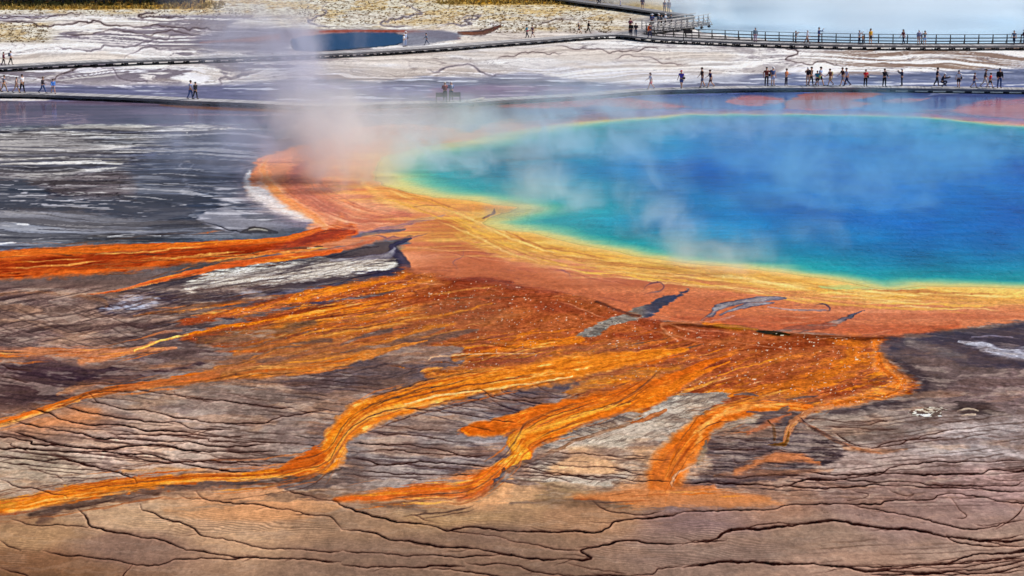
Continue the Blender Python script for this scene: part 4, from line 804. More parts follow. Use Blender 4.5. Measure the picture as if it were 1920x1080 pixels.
    g.strands([[(480,360),(560,400),(640,430),(720,430)],[(500,310),(560,370),(650,415),(760,420)],[(600,290),(620,350),(700,390),(820,410)]], 90, [(230, 140, 90), (186, 104, 78), (236, 176, 136)], 7, ln=(.1, .4), wr=(.5, 1.8), a=(.25, .55), sat=(50, 80))
    g.stream([(468,322,3),(462,350,8),(500,380,11),(560,404,8),(590,414,4)], (226, 208, 200), (214, 190, 182), .75, soft=.8, mode='m')
    g.stream([(500,298,3),(494,322,7),(508,352,9),(548,384,9),(592,406,8),(612,424,6)], (236, 150, 92), (236, 176, 132), .75, soft=.8, mode='m', seed=2)
    g.stream([(575,306,6),(556,335,12),(572,366,14),(620,392,14)], (184, 108, 88), (198, 124, 98), .6, soft=.9, mode='m', seed=4)
    # --- procedural comb of fine parallel runnels where the mats dry out
    for args in [([(-700,785),(640,905)], .09, 8.5, .7, (66, 46, 40), 3), ([(-700,800),(560,880)], .13, 13, .7, (60, 40, 36), 5), ([(560,790),(930,905)], .05, 8, .65, (74, 58, 56), 5), ([(700,720),(1080,800)], .22, 7, .8, (60, 48, 54), 6), ([(930,838),(1260,915)], .05, 8, .8, (84, 62, 54), 7),
                 ([(420,690),(760,800)], .10, 7, .6, (66, 48, 46), 8), ([(540,660),(900,720)], -.22, 6, .6, (62, 50, 54), 2), ([(1300,800),(1620,930)], .04, 6.5, .8, (56, 42, 42), 9), ([(1440,770),(2700,900)], -.10, 8, .7, (84, 64, 58), 6), ([(1500,840),(2700,960)], -.02, 9.5, .35, (80, 60, 54), 1),
                 ([(1260,895),(1900,950)], 0, 7, .35, (84, 62, 54), 4), ([(1500,1000),(2700,1085)], -.05, 9, .4, (78, 56, 48), 4), ([(-700,530),(420,650)], -.18, 9, .6, (66, 50, 50), 3), ([(-700,560),(300,660)], .35, 8, .45, (64, 48, 48), 7), ([(200,590),(460,660)], .12, 6, .5, (84, 62, 58), 1), ([(-700,680),(330,760)], .12, 8, .5, (56, 42, 46), 2)]:
        g.comb(*args[:5], seed=args[5])
    # --- traced drainage lines
    A = lambda off, pts: [(off[0] + a / 3, off[1] + b / 3) for a, b in pts]
    bl, bm, br, ml, tm = (0, 810), (640, 810), (1280, 810), (0, 540), (640, 540)
    D1, D2 = (50, 30, 26), (62, 40, 34)
    for off, pts, w in [
      (bl,[(0,265),(90,300),(170,315),(270,345),(350,358),(380,375)],1),(bl,[(785,400),(800,435),(860,450),(920,480),(1030,515),(1090,545),(1130,580),(1220,600),(1330,610),(1450,650),(1650,660),(1830,672),(1920,665)],1.1),
      (bl,[(440,435),(490,480),(510,525),(580,545),(700,575),(800,595),(880,605),(1000,640),(1100,670),(1200,685),(1400,700),(1650,710),(1920,730)],1.4),(bl,[(60,490),(120,500),(200,520),(330,522),(500,530)],.9),
      (bl,[(245,675),(350,692),(600,710),(680,730),(760,743),(880,745),(940,735),(1000,715),(1150,705),(1300,712),(1400,700)],.9),(bl,[(740,745),(700,780),(685,815),(675,860)],.8),(bl,[(0,610),(40,640),(115,665)],1),(bl,[(0,765),(100,790),(150,810),(190,850)],1.4),
      (bl,[(1100,330),(1130,360),(1180,380),(1400,405),(1600,435),(1750,460),(1850,475),(1890,500),(1920,545)],1),(bl,[(1600,320),(1700,345),(1800,375),(1920,395)],.7),
      (bl,[(-200,0),(0,25),(170,45),(190,65),(350,75),(550,95),(720,75),(850,70),(1000,90),(1200,105),(1560,105)],1.2),(bl,[(-200,60),(0,85),(200,100),(400,115),(560,105),(800,150),(1000,175),(1250,210),(1400,225)],1.2),
      (bl,[(-200,115),(0,130),(200,150),(350,155),(450,175),(540,200),(600,215),(740,255),(765,285)],1.2),(bl,[(60,0),(170,20),(300,60),(420,80),(560,100)],1),(bl,[(280,120),(400,150),(470,180),(560,190)],.8),
      (bl,[(450,0),(520,25),(800,45),(1000,50),(1200,75),(1500,70)],1),(bl,[(600,0),(750,15),(1000,15),(1400,25)],.8),(bl,[(850,10),(1150,30),(1200,50),(1560,55)],.8),(bl,[(560,100),(700,120),(850,130),(1000,160),(1300,165),(1500,175)],1.1),
      (bl,[(20,50),(60,60),(60,75),(180,110)],.6),(bl,[(1180,120),(1250,140),(1480,140)],.7),(bl,[(1000,140),(1100,165),(1500,190)],.8),(bl,[(120,190),(200,210),(300,240),(370,270)],.4),
      (ml,[(500,600),(580,655),(800,690),(1000,725),(1200,750),(1450,760),(1560,730),(1850,690)],1),(ml,[(750,570),(870,585),(1000,605),(1200,625),(1450,660),(1650,675)],.9),(ml,[(80,735),(170,770),(350,800),(520,830),(700,850)],1),
      (ml,[(160,680),(270,700),(330,740),(450,765),(700,775),(850,800),(1100,815)],1.2),(ml,[(350,660),(500,700),(700,735),(1000,760),(1080,790),(1300,800)],1),(ml,[(500,600),(600,590),(750,575)],.7),(ml,[(0,420),(60,450),(180,475)],.8),(ml,[(0,490),(90,510),(150,530)],.7),
      (ml,[(980,575),(1000,600),(1200,640)],.6),(ml,[(1250,590),(1400,620),(1500,640)],.5),(ml,[(420,550),(600,540),(800,540)],.4),
      (bm,[(-60,385),(0,410),(100,450),(220,480),(380,510),(500,525),(580,545),(720,530),(860,545),(1000,560),(1100,555),(1300,560),(1400,567),(1500,545),(1520,515),(1580,487),(1700,478),(1850,470),(1920,450)],1.3),
      (bm,[(0,545),(200,575),(290,605),(480,630),(700,655),(850,670),(1050,708),(1200,715),(1380,712),(1405,700),(1340,665),(1420,650),(1500,635),(1580,610),(1800,620),(1920,625)],1.4),(bm,[(580,545),(640,560),(850,580),(960,615),(1100,630),(1220,660),(1340,665)],.8),
      (bm,[(0,665),(200,685),(500,695),(850,698),(890,690)],.9),(bm,[(0,735),(150,760),(350,755),(690,752)],1.5),(bm,[(500,765),(700,785),(830,805),(1000,830)],1),(bm,[(700,738),(950,748),(1080,780),(1250,800),(1600,805),(1750,800),(1790,770),(1920,760)],1),
      (bm,[(410,455),(450,485),(510,510)],.8),(bm,[(1410,395),(1480,440),(1650,462),(1800,450)],.7),(bm,[(1270,740),(1400,775),(1600,790)],.5),
      (bm,[(130,0),(380,20),(550,35),(640,55)],.8),(bm,[(50,60),(300,70),(500,95),(680,130),(830,145)],.9),(bm,[(100,105),(300,100),(450,115),(700,140),(800,155)],.7),(bm,[(60,140),(250,180),(500,165),(700,180),(830,195)],.9),(bm,[(130,190),(350,180),(700,210)],.6),
      (bm,[(110,220),(400,235),(600,240),(750,240)],.8),(bm,[(50,235),(300,255),(500,265)],.6),
      (bm,[(1200,110),(1380,120),(1480,140),(1700,155),(1850,155)],.7),(bm,[(1130,160),(1300,190),(1500,195),(1640,225),(1750,240)],.7),(bm,[(1000,190),(1150,215),(1350,240),(1550,250),(1650,270),(1850,280)],.8),(bm,[(970,215),(1200,235),(1500,275)],.8),(bm,[(960,240),(1150,250),(1300,275)],.7),
      (tm,[(640,590),(780,580),(860,620),(1060,640),(1160,660)],.7),(tm,[(900,570),(960,600),(1100,620),(1240,610),(1310,590)],.6),(tm,[(340,680),(520,690),(680,710),(860,740),(980,760)],.8),(tm,[(800,610),(900,660),(1000,700),(900,690),(600,650)],.5),(tm,[(640,780),(740,780),(860,810)],.5),
      (tm,[(1080,545),(1160,580),(1260,600)],.5),(tm,[(200,770),(400,790),(600,800)],.6),
      (br,[(0,440),(270,440),(390,430),(480,432),(600,410),(740,400),(900,405),(1100,398),(1150,382),(1380,385),(1440,360),(1560,345),(1650,360),(1780,390),(1920,395),(2200,410)],1.1),
      (br,[(0,625),(170,605),(260,555),(350,545),(550,535),(700,510),(880,500),(1000,515),(1150,538),(1250,542),(1400,565),(1480,585),(1650,605),(1770,610),(1920,605),(2200,600)],1.9),(br,[(250,600),(190,608),(60,618)],1),(br,[(260,560),(450,520),(650,510),(700,505)],.8),
      (br,[(0,760),(120,738),(380,722),(550,738),(750,740),(900,755),(1050,780),(1300,750),(1500,735),(1560,710),(1650,690),(1920,670),(2200,650)],1.9),(br,[(1050,780),(1400,785),(1700,765),(1920,720),(2200,700)],1.1),(br,[(1060,805),(1400,790),(1700,790),(1920,755),(2200,740)],1.1),
      (br,[(900,755),(1100,752),(1400,745),(1700,720),(1920,690)],1),(br,[(1400,740),(1650,725),(1920,700)],.8),(br,[(1300,800),(1600,800),(1920,780)],.9),(br,[(1200,765),(1500,760),(1750,735),(1920,710)],.8),
      (br,[(940,405),(1050,430),(1200,460),(1350,490),(1480,515),(1580,540),(1680,545),(1760,530),(1820,510),(1920,500)],1),(br,[(0,280),(150,290),(400,290),(560,300),(700,265),(900,260),(1200,235),(1500,235),(1670,238),(1750,215),(1920,220),(2200,215)],1.3),
      (br,[(700,275),(900,270),(1200,280),(1400,290),(1600,300),(1850,300),(1920,268)],.9),(br,[(560,300),(800,310),(1000,305),(1080,290),(1300,305),(1500,312),(1700,320),(1920,335)],1),(br,[(700,225),(900,235),(1100,225),(1200,190),(1350,170),(1600,165),(1920,160)],1),
      (br,[(1040,100),(1200,70),(1330,30),(1420,10),(1520,-20)],.8),(br,[(1060,90),(1150,60),(1250,45),(1500,25)],.7),(br,[(850,0),(950,60),(1050,95)],.8),(br,[(1480,585),(1520,615),(1700,635),(1920,645)],.9),(br,[(1650,605),(1800,635),(1920,640)],.9),(br,[(1750,612),(1860,590),(1920,575)],.8),
      (br,[(960,330),(1040,350),(1000,375),(900,385)],.5),(br,[(1160,320),(1250,355),(1300,345),(1260,375)],.5),(br,[(1500,360),(1550,420),(1600,470),(1520,490)],.5),(br,[(1920,410),(1880,460),(1820,500),(1760,540)],.7),(br,[(1700,250),(1800,270),(1920,265)],.5),
      (br,[(280,140),(310,170),(400,180)],.8),(br,[(150,30),(350,40),(480,50)],.7),(br,[(160,90),(300,95),(480,100)],.7),(br,[(700,260),(640,245),(420,250),(200,262)],.8),
      ((1280,540),[(640,730),(900,745),(1140,745),(1080,760),(800,780)],.5),((1280,540),[(780,770),(1000,790),(1180,790)],.5)]:
        g.crack(A(off, pts), w * (1.0 if w < 1.3 else 1.1), D1 if w > .85 else D2, a=.95 if w > .6 else .7, halo=.3, deep=.03)
    # hoof prints, pits
    r = np.random.RandomState(5)
    for a_, b_ in [(450,440),(610,438),(660,438),(770,440),(800,452),(870,432),(975,432),(980,466),(1075,470),(1170,485),(1270,488),(1350,508),(1365,428),(1370,412),(1280,412),(85,468),(190,468)]:
        x, y = 1280 + a_ / 3, 810 + b_ / 3; g.crack([(x - 4, y), (x + 5, y + r.uniform(-1, 1))], 1.1, (84, 58, 46), a=.7, halo=.1, jit=.3, lipw=0, trib=False)
    for x, y, w in [(1176,608,2),(765,611,2),(96,430,2),(190,700,1.5),(343,629,3),(1775,738,2),(480,478,2),(55,455,2)]: g.crack([(x - w * 2, y), (x + w * 2, y)], w * .7, (58, 32, 24), a=.9, halo=.3, jit=.3, lipw=0, trib=False)
    g.crack([(505,564),(513,563)], 2.2, (52, 44, 16), a=.95, halo=.2, jit=.2, lipw=0)
    # desaturate the far and left flats a touch, then restore crisp local contrast
    mean = g.col.mean(-1, keepdims=True)
    ds = (.35 * (1 - sstep(150, 168, py)) + .48 * (1 - sstep(480, 600, px)) * yb(225, 245, 450, 470)) * (1 - sstep(40, 70, np.abs(g.col[..., 0] - g.col[..., 2])))
    g.col[:] = g.col + (mean - g.col) * ds[..., None]
    def blur(a, ry, rx):
        for ax, r in ((0, ry), (1, rx)):
            c = np.cumsum(np.concatenate([np.zeros_like(np.take(a, [0], ax)), a], ax), ax, dtype=np.float64); n = a.shape[ax]
            i1 = np.minimum(np.arange(n) + r + 1, n); i0 = np.maximum(np.arange(n) - r, 0)
            a = ((np.take(c, i1, ax) - np.take(c, i0, ax)) / (i1 - i0).reshape([-1 if k == ax else 1 for k in range(3)])).astype(np.float32)
        return a
    notp = (1 - im_full(g))[..., None]
    g.col += (g.col - blur(g.col, 3, 6)) * .26 * notp
    g.col += (g.col - blur(g.col, 16, 36)) * .22 * notp
    mean = g.col.mean(-1, keepdims=True); g.col[:] = mean + (g.col - mean) * (1 - .02 * notp)
    mean = g.col.mean(-1, keepdims=True); vv_ = (sstep(90, 140, g.col[..., 0] - g.col[..., 2]) * sstep(380, 480, py))[..., None]; g.col[:] = g.col + (mean - g.col) * .10 * vv_
    g.col[:] = g.col + (g.col - 112) * .12 * notp
    # overall fine contrast of the crust
    g.col *= (1 + (n_hi - .5) * .16 * (1 - im_full(g)))[..., None]
    np.clip(g.col, 9, 246, out=g.col)

def im_full(g):
    m = np.zeros((g.H, g.W), np.float32); m[g.pool_sl] = sstep(-.5, .5, g.pool_sd); return m

# ------------------------------------------------------------ the ground sheet
def axis(lo, hi, step, far_lo, far_hi, n):
    mid = np.arange(lo, hi + step, step)
    k = np.linspace(0, 1, n + 1)[1:] ** 2.2
    return np.concatenate([(lo + (far_lo - lo) * k)[::-1], mid, hi + (far_hi - hi) * k])
PX = axis(-160, 2080, 1.25, -9000, 11000, 26)
PX = np.concatenate([PX[PX < -800], np.arange(-800, -160, 3.2), PX[(PX >= -160) & (PX <= 2080)], np.arange(2083, 2750, 3.2), PX[PX > 2750]])
PY = np.concatenate([-326.5 + 1.6 ** np.arange(0, 12)[:12] * .9, axis(-30, 1125, 1.1, -31, 3200, 14)[14:]])
PY = np.unique(np.round(PY, 4)); PY = PY[(PY <= -30) | (PY >= -30)]
GX, GY = grid_ground(PX, PY)
g = Ground(PX, PY, GX, GY)
survey(g)
# forest floor, needle litter plus painted shade, and the crater basin, outside the measured flats
ff = (1 - sstep(1, 7, g.wy)) * (1 - sstep(300, 400, g.wx)); g.mix((slice(0, g.H), slice(0, g.W)), ff * .95, (52, 40, 34))
g.mix((slice(0, g.H), slice(0, g.W)), (1 - sstep(-60, -20, g.py)) * .9, (92, 84, 62))
CRATER = [(1262, 22), (1290, 40), (1312, 56), (1400, 68), (1500, 79), (1560, 82), (1700, 84), (1850, 85), (2150, 84), (2700, 70), (2500, -70), (1700, -90), (1330, -60), (1255, -10)]
slc, mc = g.poly(CRATER, 6, 'm'); g.mix(slc, mc, (180, 212, 236)); g.wet[slc] = np.maximum(g.wet[slc], mc)  # crater bed painted as pale as the bright steam over it
slf, mf = g.poly(FARPOOL, 3, 'm'); g.mix(slf, mf, (44, 86, 122)); sdf = g.last.copy()
zz = g.hgt * .9 + (g.nmd - .5) * .05 + (g.nhi - .5) * .03 * (1 - sstep(.3, .8, g.wet))
zz = zz * (1 - .85 * g.wet)
bed = np.zeros_like(zz); bed[g.pool_sl] = np.clip(g.pool_sd * .12, 0, 1.6); bed[slf] = np.maximum(bed[slf], mf * .5); bed[slc] = np.maximum(bed[slc], mc * 1.5)
zz = zz - bed
me, _ = grid_mesh('ground', GX, GY, zz)
ALB = 1.0
attr_col(me, 'tone', (s2l(g.col) * ALB).reshape(-1, 3)); attr_f(me, 'wet', g.wet)
m = bpy.data.materials.new('sinter_and_mats'); m.use_nodes = True; t = m.node_tree; N = t.nodes; L = t.links; b = N['Principled BSDF']
a = N.new('ShaderNodeAttribute'); a.attribute_name = 'tone'; aw = N.new('ShaderNodeAttribute'); aw.attribute_name = 'wet'
geo = N.new('ShaderNodeNewGeometry')
mp = N.new('ShaderNodeMapping'); L.new(geo.outputs['Position'], mp.inputs[0]); mp.inputs['Scale'].default_value = (1, 1, 1)
n1 = N.new('ShaderNodeTexNoise'); n1.inputs['Scale'].default_value = 5; n1.inputs['Detail'].default_value = 8; n1.inputs['Roughness'].default_value = .7; L.new(mp.outputs[0], n1.inputs[0])
mr = N.new('ShaderNodeMapRange'); mr.inputs[1].default_value = .3; mr.inputs[2].default_value = .7; mr.inputs[3].default_value = .74; mr.inputs[4].default_value = 1.24; L.new(n1.outputs[0], mr.inputs[0])
wm = N.new('ShaderNodeMapRange'); wm.inputs[3].default_value = 1; wm.inputs[4].default_value = 0; L.new(aw.outputs['Fac'], wm.inputs[0])
mx = N.new('ShaderNodeMix'); mx.data_type = 'FLOAT'; L.new(wm.outputs[0], mx.inputs[0]); mx.inputs[2].default_value = 1; L.new(mr.outputs[0], mx.inputs[3])
vm = N.new('ShaderNodeVectorMath'); vm.operation = 'SCALE'; L.new(a.outputs['Color'], vm.inputs[0]); L.new(mx.outputs[0], vm.inputs['Scale'])
L.new(vm.outputs[0], b.inputs['Base Color'])
rr = N.new('ShaderNodeMapRange'); rr.inputs[3].default_value = .8; rr.inputs[4].default_value = .13; L.new(aw.outputs['Fac'], rr.inputs[0]); L.new(rr.outputs[0], b.inputs['Roughness'])
rs = N.new('ShaderNodeMapRange'); rs.inputs[3].default_value = .0; rs.inputs[4].default_value = .26; L.new(aw.outputs['Fac'], rs.inputs[0]); L.new(rs.outputs[0], b.inputs['Specular IOR Level'])
bp = N.new('ShaderNodeBump'); bp.inputs['Distance'].default_value = .05; L.new(n1.outputs[0], bp.inputs['Height'])
bs = N.new('ShaderNodeMapRange'); bs.inputs[1].default_value = 0; bs.inputs[2].default_value = .6; bs.inputs[3].default_value = .7; bs.inputs[4].default_value = .012; L.new(aw.outputs['Fac'], bs.inputs[0]); L.new(bs.outputs[0], bp.inputs['Strength'])
L.new(bp.outputs[0], b.inputs['Normal'])
go = link('ground', me, m); tag(go, 'cracked mineral flats streaked with orange bacterial mats', kind='structure')

# ------------------------------------------------------------ water sheets
def water(name, sl, mask, col, z, label, rough=.16, alpha0=0, bump=.12):
    keep = (mask[1:, 1:] > .02) & (mask[:-1, :-1] > .02)
    me, used = grid_mesh(name, GX[sl], GY[sl], np.full(mask.shape, z), keep)
    attr_col(me, 'tone', s2l(col).reshape(-1, 3)[used] * ALB); attr_f(me, 'depth', mask.reshape(-1)[used])
    m = bpy.data.materials.new(name); m.use_nodes = True; t = m.node_tree; N = t.nodes; L = t.links; b = N['Principled BSDF']
    a = N.new('ShaderNodeAttribute'); a.attribute_name = 'tone'; L.new(a.outputs['Color'], b.inputs['Base Color'])
    d_ = N.new('ShaderNodeAttribute'); d_.attribute_name = 'depth'; L.new(d_.outputs['Fac'], b.inputs['Alpha'])
    b.inputs['IOR'].default_value = 1.33; b.inputs['Roughness'].default_value = rough; b.inputs['Specular IOR Level'].default_value = .035
    geo = N.new('ShaderNodeNewGeometry'); mp = N.new('ShaderNodeMapping'); mp.inputs['Scale'].default_value = (1.5, 1.1, 1); L.new(geo.outputs['Position'], mp.inputs[0])
    n = N.new('ShaderNodeTexNoise'); n.inputs['Scale'].default_value = 1.4; n.inputs['Detail'].default_value = 5; n.inputs['Distortion'].default_value = .6; L.new(mp.outputs[0], n.inputs[0])
    bp = N.new('ShaderNodeBump'); bp.inputs['Strength'].default_value = bump; bp.inputs['Distance'].default_value = .25; L.new(n.outputs[0], bp.inputs['Height']); L.new(bp.outputs[0], b.inputs['Normal'])
    o = link('water', me, m); return tag(o, label, kind='structure')
water('spring_water', g.pool_sl, sstep(-.25, .35, g.pool_sd), g.poolcol, -.012, 'deep blue water of the great hot spring', bump=.35)
water('far_pool_water', slf, mf, np.broadcast_to(np.array((24, 74, 122.)), mf.shape + (3,)), -.03, 'small dark blue hot pool behind the far walk')
water('crater_water', slc, mc, np.broadcast_to(np.array((186, 218, 242.)), mc.shape + (3,)), -.35, 'crater water beyond the railed walk, brightness of steam painted into its pale blue')  # pale tone carries the brightness of the steam above

# wooded hills that stand beyond the flats
hx = np.linspace(-1600, 1600, 160); hd = np.array([430, 450, 480, 530, 600, 700, 850, 1100, 1600.])
HX, HY = np.meshgrid(hx, hd); prof = np.interp(HY, [430, 480, 600, 850, 1600], [0, 16, 52, 84, 120])
HZ = prof * (.7 + .6 * fbm(HX / 260, HY / 200, 4, 3)) + (fbm(HX / 14, HY / 14, 2, 5) - .5) * 9 * (prof > 0) - 1
me, _ = grid_mesh('hills', HX, HY + HX * 0 - np.abs(HX) * .05, HZ)
ho = link('hills', me, mat('conifer_slopes', (.045, .06, .04), .95, .05, 0, .3, .06)); tag(ho, 'forested slopes beyond the basin', kind='structure')

# ------------------------------------------------------------ boardwalks
def wood(name, rgb, var=.3):
    m = mat(name, rgb, .85, .15, 0, .16, 6); t = m.node_tree; N = t.nodes; L = t.links
    at = N.new('ShaderNodeAttribute'); at.attribute_name = 'along'
    fl = N.new('ShaderNodeMath'); fl.operation = 'FLOOR'; ml = N.new('ShaderNodeMath'); ml.operation = 'MULTIPLY'; ml.inputs[1].default_value = 6.0
    L.new(at.outputs['Fac'], ml.inputs[0]); L.new(ml.outputs[0], fl.inputs[0])
    wn = N.new('ShaderNodeTexWhiteNoise'); wn.noise_dimensions = '1D'; L.new(fl.outputs[0], wn.inputs['W'])
    mr = N.new('ShaderNodeMapRange'); mr.inputs[3].default_value = 1 - var; mr.inputs[4].default_value = 1 + var; L.new(wn.outputs[0], mr.inputs[0])
    b = N['Principled BSDF']; src = b.inputs['Base Color'].links[0].from_socket
    vm = N.new('ShaderNodeVectorMath'); vm.operation = 'SCALE'; L.new(src, vm.inputs[0]); L.new(mr.outputs[0], vm.inputs['Scale']); L.new(vm.outputs[0], b.inputs['Base Color'])
    return m
M_DECK = wood('weathered_planks', (.44, .42, .42)); M_DARK = mat('dark_timber', (.035, .03, .032), .85, .15)  # dark timber is near-black, for supports, sills, sign and stump
M_RAIL = mat('rail_timber', (.085, .072, .062), .8, .2); M_PALE = mat('pale_timber', (.52, .49, .47), .8, .2); M_FASC = mat('edge_timber', (.21, .20, .21), .8, .2)  # pale timber: white-grey rails, and boards coloured as sunlit deck
M_FAR = mat('grey_timber', (.28, .27, .28), .8, .2)

def resample(P, step):
    """P: list of (x, y) metres -> evenly spaced points of a smooth path, with normals"""
    P = np.asarray(P, float); out = []
    Q = np.vstack([2 * P[0] - P[1], P, 2 * P[-1] - P[-2]])
    for i in range(1, len(Q) - 2):
        for k in range(12):
            t = k / 12; a, b, c, d = Q[i - 1:i + 3]
            out.append(.5 * ((2 * b) + (c - a) * t + (2 * a - 5 * b + 4 * c - d) * t * t + (3 * b - a - 3 * c + d) * t ** 3))
    out.append(P[-1]); out = np.array(out)
    s = np.concatenate([[0], np.cumsum(np.hypot(*np.diff(out, axis=0).T))])
    n = max(2, int(round(s[-1] / step)) + 1); u = np.linspace(0, s[-1], n)
    R = np.stack([np.interp(u, s, out[:, 0]), np.interp(u, s, out[:, 1])], -1)
    T = np.gradient(R, axis=0); T /= np.hypot(T[:, 0], T[:, 1])[:, None]
    return R, np.stack([-T[:, 1], T[:, 0]], -1), u          # points, left normals, length
def ribbon(name, R, Nn, off0, off1, z0, z1, m, parent, u=None, ends=True):
    """a rectangular-section strip that follows the path"""
    n = len(R); co = []
    for o, z in ((off0, z1), (off1, z1), (off1, z0), (off0, z0)):
        co.append(np.column_stack([R + Nn * o, np.full(n, z)]))
    co = np.stack(co, 1).reshape(-1, 3); f = []
    for i in range(n - 1):
        for k in range(4):
            a, b = i * 4 + k, i * 4 + (k + 1) % 4
            f.append((a, b, b + 4, a + 4))
    f += [(3, 2, 1, 0), (4 * n - 4, 4 * n - 3, 4 * n - 2, 4 * n - 1)]
    me = bpy.data.meshes.new(name); me.from_pydata(co.tolist(), [], f); me.update()
    if u is not None: attr_f(me, 'along', np.repeat(u, 4))
    return link(name, me, m, parent)
def px_path(pts, z): return [cam_ground(x, y, z) for x, y in pts]

def walk(name, label, pts, zd, width, sup_step, sup_kind, deckm, fascm, sup_from=None, group='boardwalks over the mineral flats', sill=True):
    R, Nn, u = resample(px_path(pts, zd), .8)
    c = R[len(R) // 2]
    root = thing(name, label, 'boardwalk', (c[0], c[1], 0), 0, group); R = R - c
    ribbon('deck', R, Nn, -width / 2, width / 2, zd - .05, zd, deckm, root, u)
    for s in (-1, 1):
        o = s * (width / 2 - .09)
        ribbon('stringer', R, Nn, o - .045, o + .045, zd - .24, zd - .052, fascm if s < 0 else M_DARK, root)
    if sill: ribbon('ground_sill', R, Nn, -width / 2 + .02, -width / 2 + .12, .0, .07, M_DARK, root)
    Rs, Ns, us = resample(px_path(pts, zd), sup_step); Rs = Rs - c
    r = random.Random(len(pts)); n = 0
    for p, nn in list(zip(Rs, Ns))[:99]:
        bm = bmesh.new(); T = Matrix.Translation((p[0], p[1], 0)) @ Matrix.Rotation(math.atan2(nn[1], nn[0]), 4, 'Z')
        hw = width / 2
        if sup_kind == 'pair':       # two stub posts under a cross beam, on a ground block
            for s in (-1, 1):
                for q in (-.13, .13): bm_box(bm, (s * (hw - .16), q, (zd - .25) / 2 - .05), (.11, .09, zd - .25 + .1), 0, T)
            bm_box(bm, (0, 0, zd - .3), (width * .98, .12, .1), 0, T)
            for s in (-1, 1): bm_box(bm, (s * (hw - .16), 0, .03), (.3, .46, .1), 0, T)
        else:                        # solid crib block
            bm_box(bm, (0, 0, (zd - .24) / 2 - .06), (width * 1.0, .44 * r.uniform(.8, 1.2), zd - .24 + .12), 0, T)
        link('support', bm_mesh(bm, 'support'), M_DARK, root)
    return root, R, Nn, u, c

def railing(root, R, Nn, u, i0, i1, side, zd, width, m, hgt=1.08, step=1.62, brace=1, z_end=None, posts_white=False):
    R, Nn, u = R[i0:i1], Nn[i0:i1], u[i0:i1]
    o = side * (width / 2 + .02)
    for k, zz_ in enumerate((hgt, hgt * .66, hgt * .34)):
        th = (.14, .05) if k == 0 else (.05, .11)
        ribbon('rail', R, Nn, o - th[0] / 2, o + th[0] / 2, zd + zz_ - th[1], zd + zz_, m, root)
    ribbon('toe_board', R, Nn, o - .03, o + .03, zd - .01, zd + .09, m, root)
    L0 = u[0]; n = int((u[-1] - L0) / step)
    for k in range(n + 1):
        uu = L0 + k * step
        p = Vector((np.interp(uu, u, R[:, 0]), np.interp(uu, u, R[:, 1]), 0)); nn = Vector((np.interp(uu, u, Nn[:, 0]), np.interp(uu, u, Nn[:, 1]), 0)).normalized()
        tt = Vector((nn.y, -nn.x, 0)); q = p + nn * (o + side * .085)
        bm = bmesh.new(); bm_bar(bm, q + Vector((0, 0, zd - .3)), q + Vector((0, 0, zd + hgt - .06)), .1)
        if brace: 
            bm_bar(bm, q + nn * side * .62 + Vector((0, 0, zd - .2)), q + Vector((0, 0, zd + hgt * .62)), .06)
            bm_bar(bm, q + Vector((0, 0, zd - .2)), q + nn * side * .66 + Vector((0, 0, zd - .2)), .08)
        link('post', bm_mesh(bm, 'post'), m, root)

NEAR = [(-260,166),(-120,170),(0,173.5),(60,174.3),(100,175.6),(200,179),(300,183),(360,186.5),(430,189),(500,192),(560,195),(640,195.5),(720,192.8),(800,191.2),(870,189.8),(930,186),(1000,182),(1090,177),(1150,172),(1200,168.3),(1280,165.5),(1400,163),(1500,162.3),(1620,162.3),(1700,163),(1800,164.4),(1920,166),(2060,168.5),(2250,173)]
ZN = .42
near, *_n = walk('boardwalk', 'long low boardwalk along the far shore of the big blue spring', NEAR, ZN, 1.9, 1.75, 'crib', M_DECK, M_FASC)
FARW = [(-260,140),(-100,130),(0,123.8),(100,118),(200,113.5),(300,110),(400,107),(500,103.5),(600,99.5),(700,94.5),(780,89.5),(860,84),(920,79),(1000,73.4),(1060,68.6),(1100,65.4),(1150,63.2),(1185,64.5),(1215,68.2),(1250,71),(1300,73.3),(1357,75.8),(1420,78.2),(1500,80.4),(1600,82.8),(1700,84),(1800,84.3),(1920,83.6),(2060,82),(2250,78)]
ZF = .55
far, R, Nn, u, cF = walk('boardwalk', 'far boardwalk that bends at a platform and runs on with dark railings', FARW, ZF, 2.0, 1.62, 'pair', M_DECK, M_FASC)
# index where the railing starts: just past the platform corner
def near_idx(R, c, px, py, z):
    x, y = cam_ground(px, py, z); return int(np.argmin((R[:, 0] + c[0] - x) ** 2 + (R[:, 1] + c[1] - y) ** 2))
i0 = near_idx(R, cF, 1200, 66, ZF)
railing(far, R, Nn, u, i0, len(R), 1, ZF, 2.0, M_RAIL)
BR = [(1172,63),(1192,58.5),(1215,55.5),(1250,51),(1288,46),(1318,41)]
br, R2, N2, u2, c2 = walk('boardwalk', 'side boardwalk with pale sunlit railings fading into the steam', BR, .56, 2.0, 2.2, 'pair', M_FAR, M_FAR, sill=False)
j0 = near_idx(R2, c2, 1194, 58.3, .56)
railing(br, R2, N2, u2, j0, len(R2), -1, .56, 2.0, M_PALE, step=1.3)
railing(br, R2, N2, u2, j0 + 3, len(R2), 1, .56, 2.0, M_PALE, step=2.6, brace=0)
# corner rail round the platform
BK = [(960,-14),(1040,-5),(1100,3),(1140,8),(1180,13),(1250,23),(1290,28)]
bk, R3, N3, u3, c3 = walk('boardwalk', 'most distant boardwalk, a dark band crossing behind the steam', BK, .6, 1.9, 2.4, 'crib', M_FAR, M_FAR, sill=False)  # paleness of the haze put into this walk's grey timber
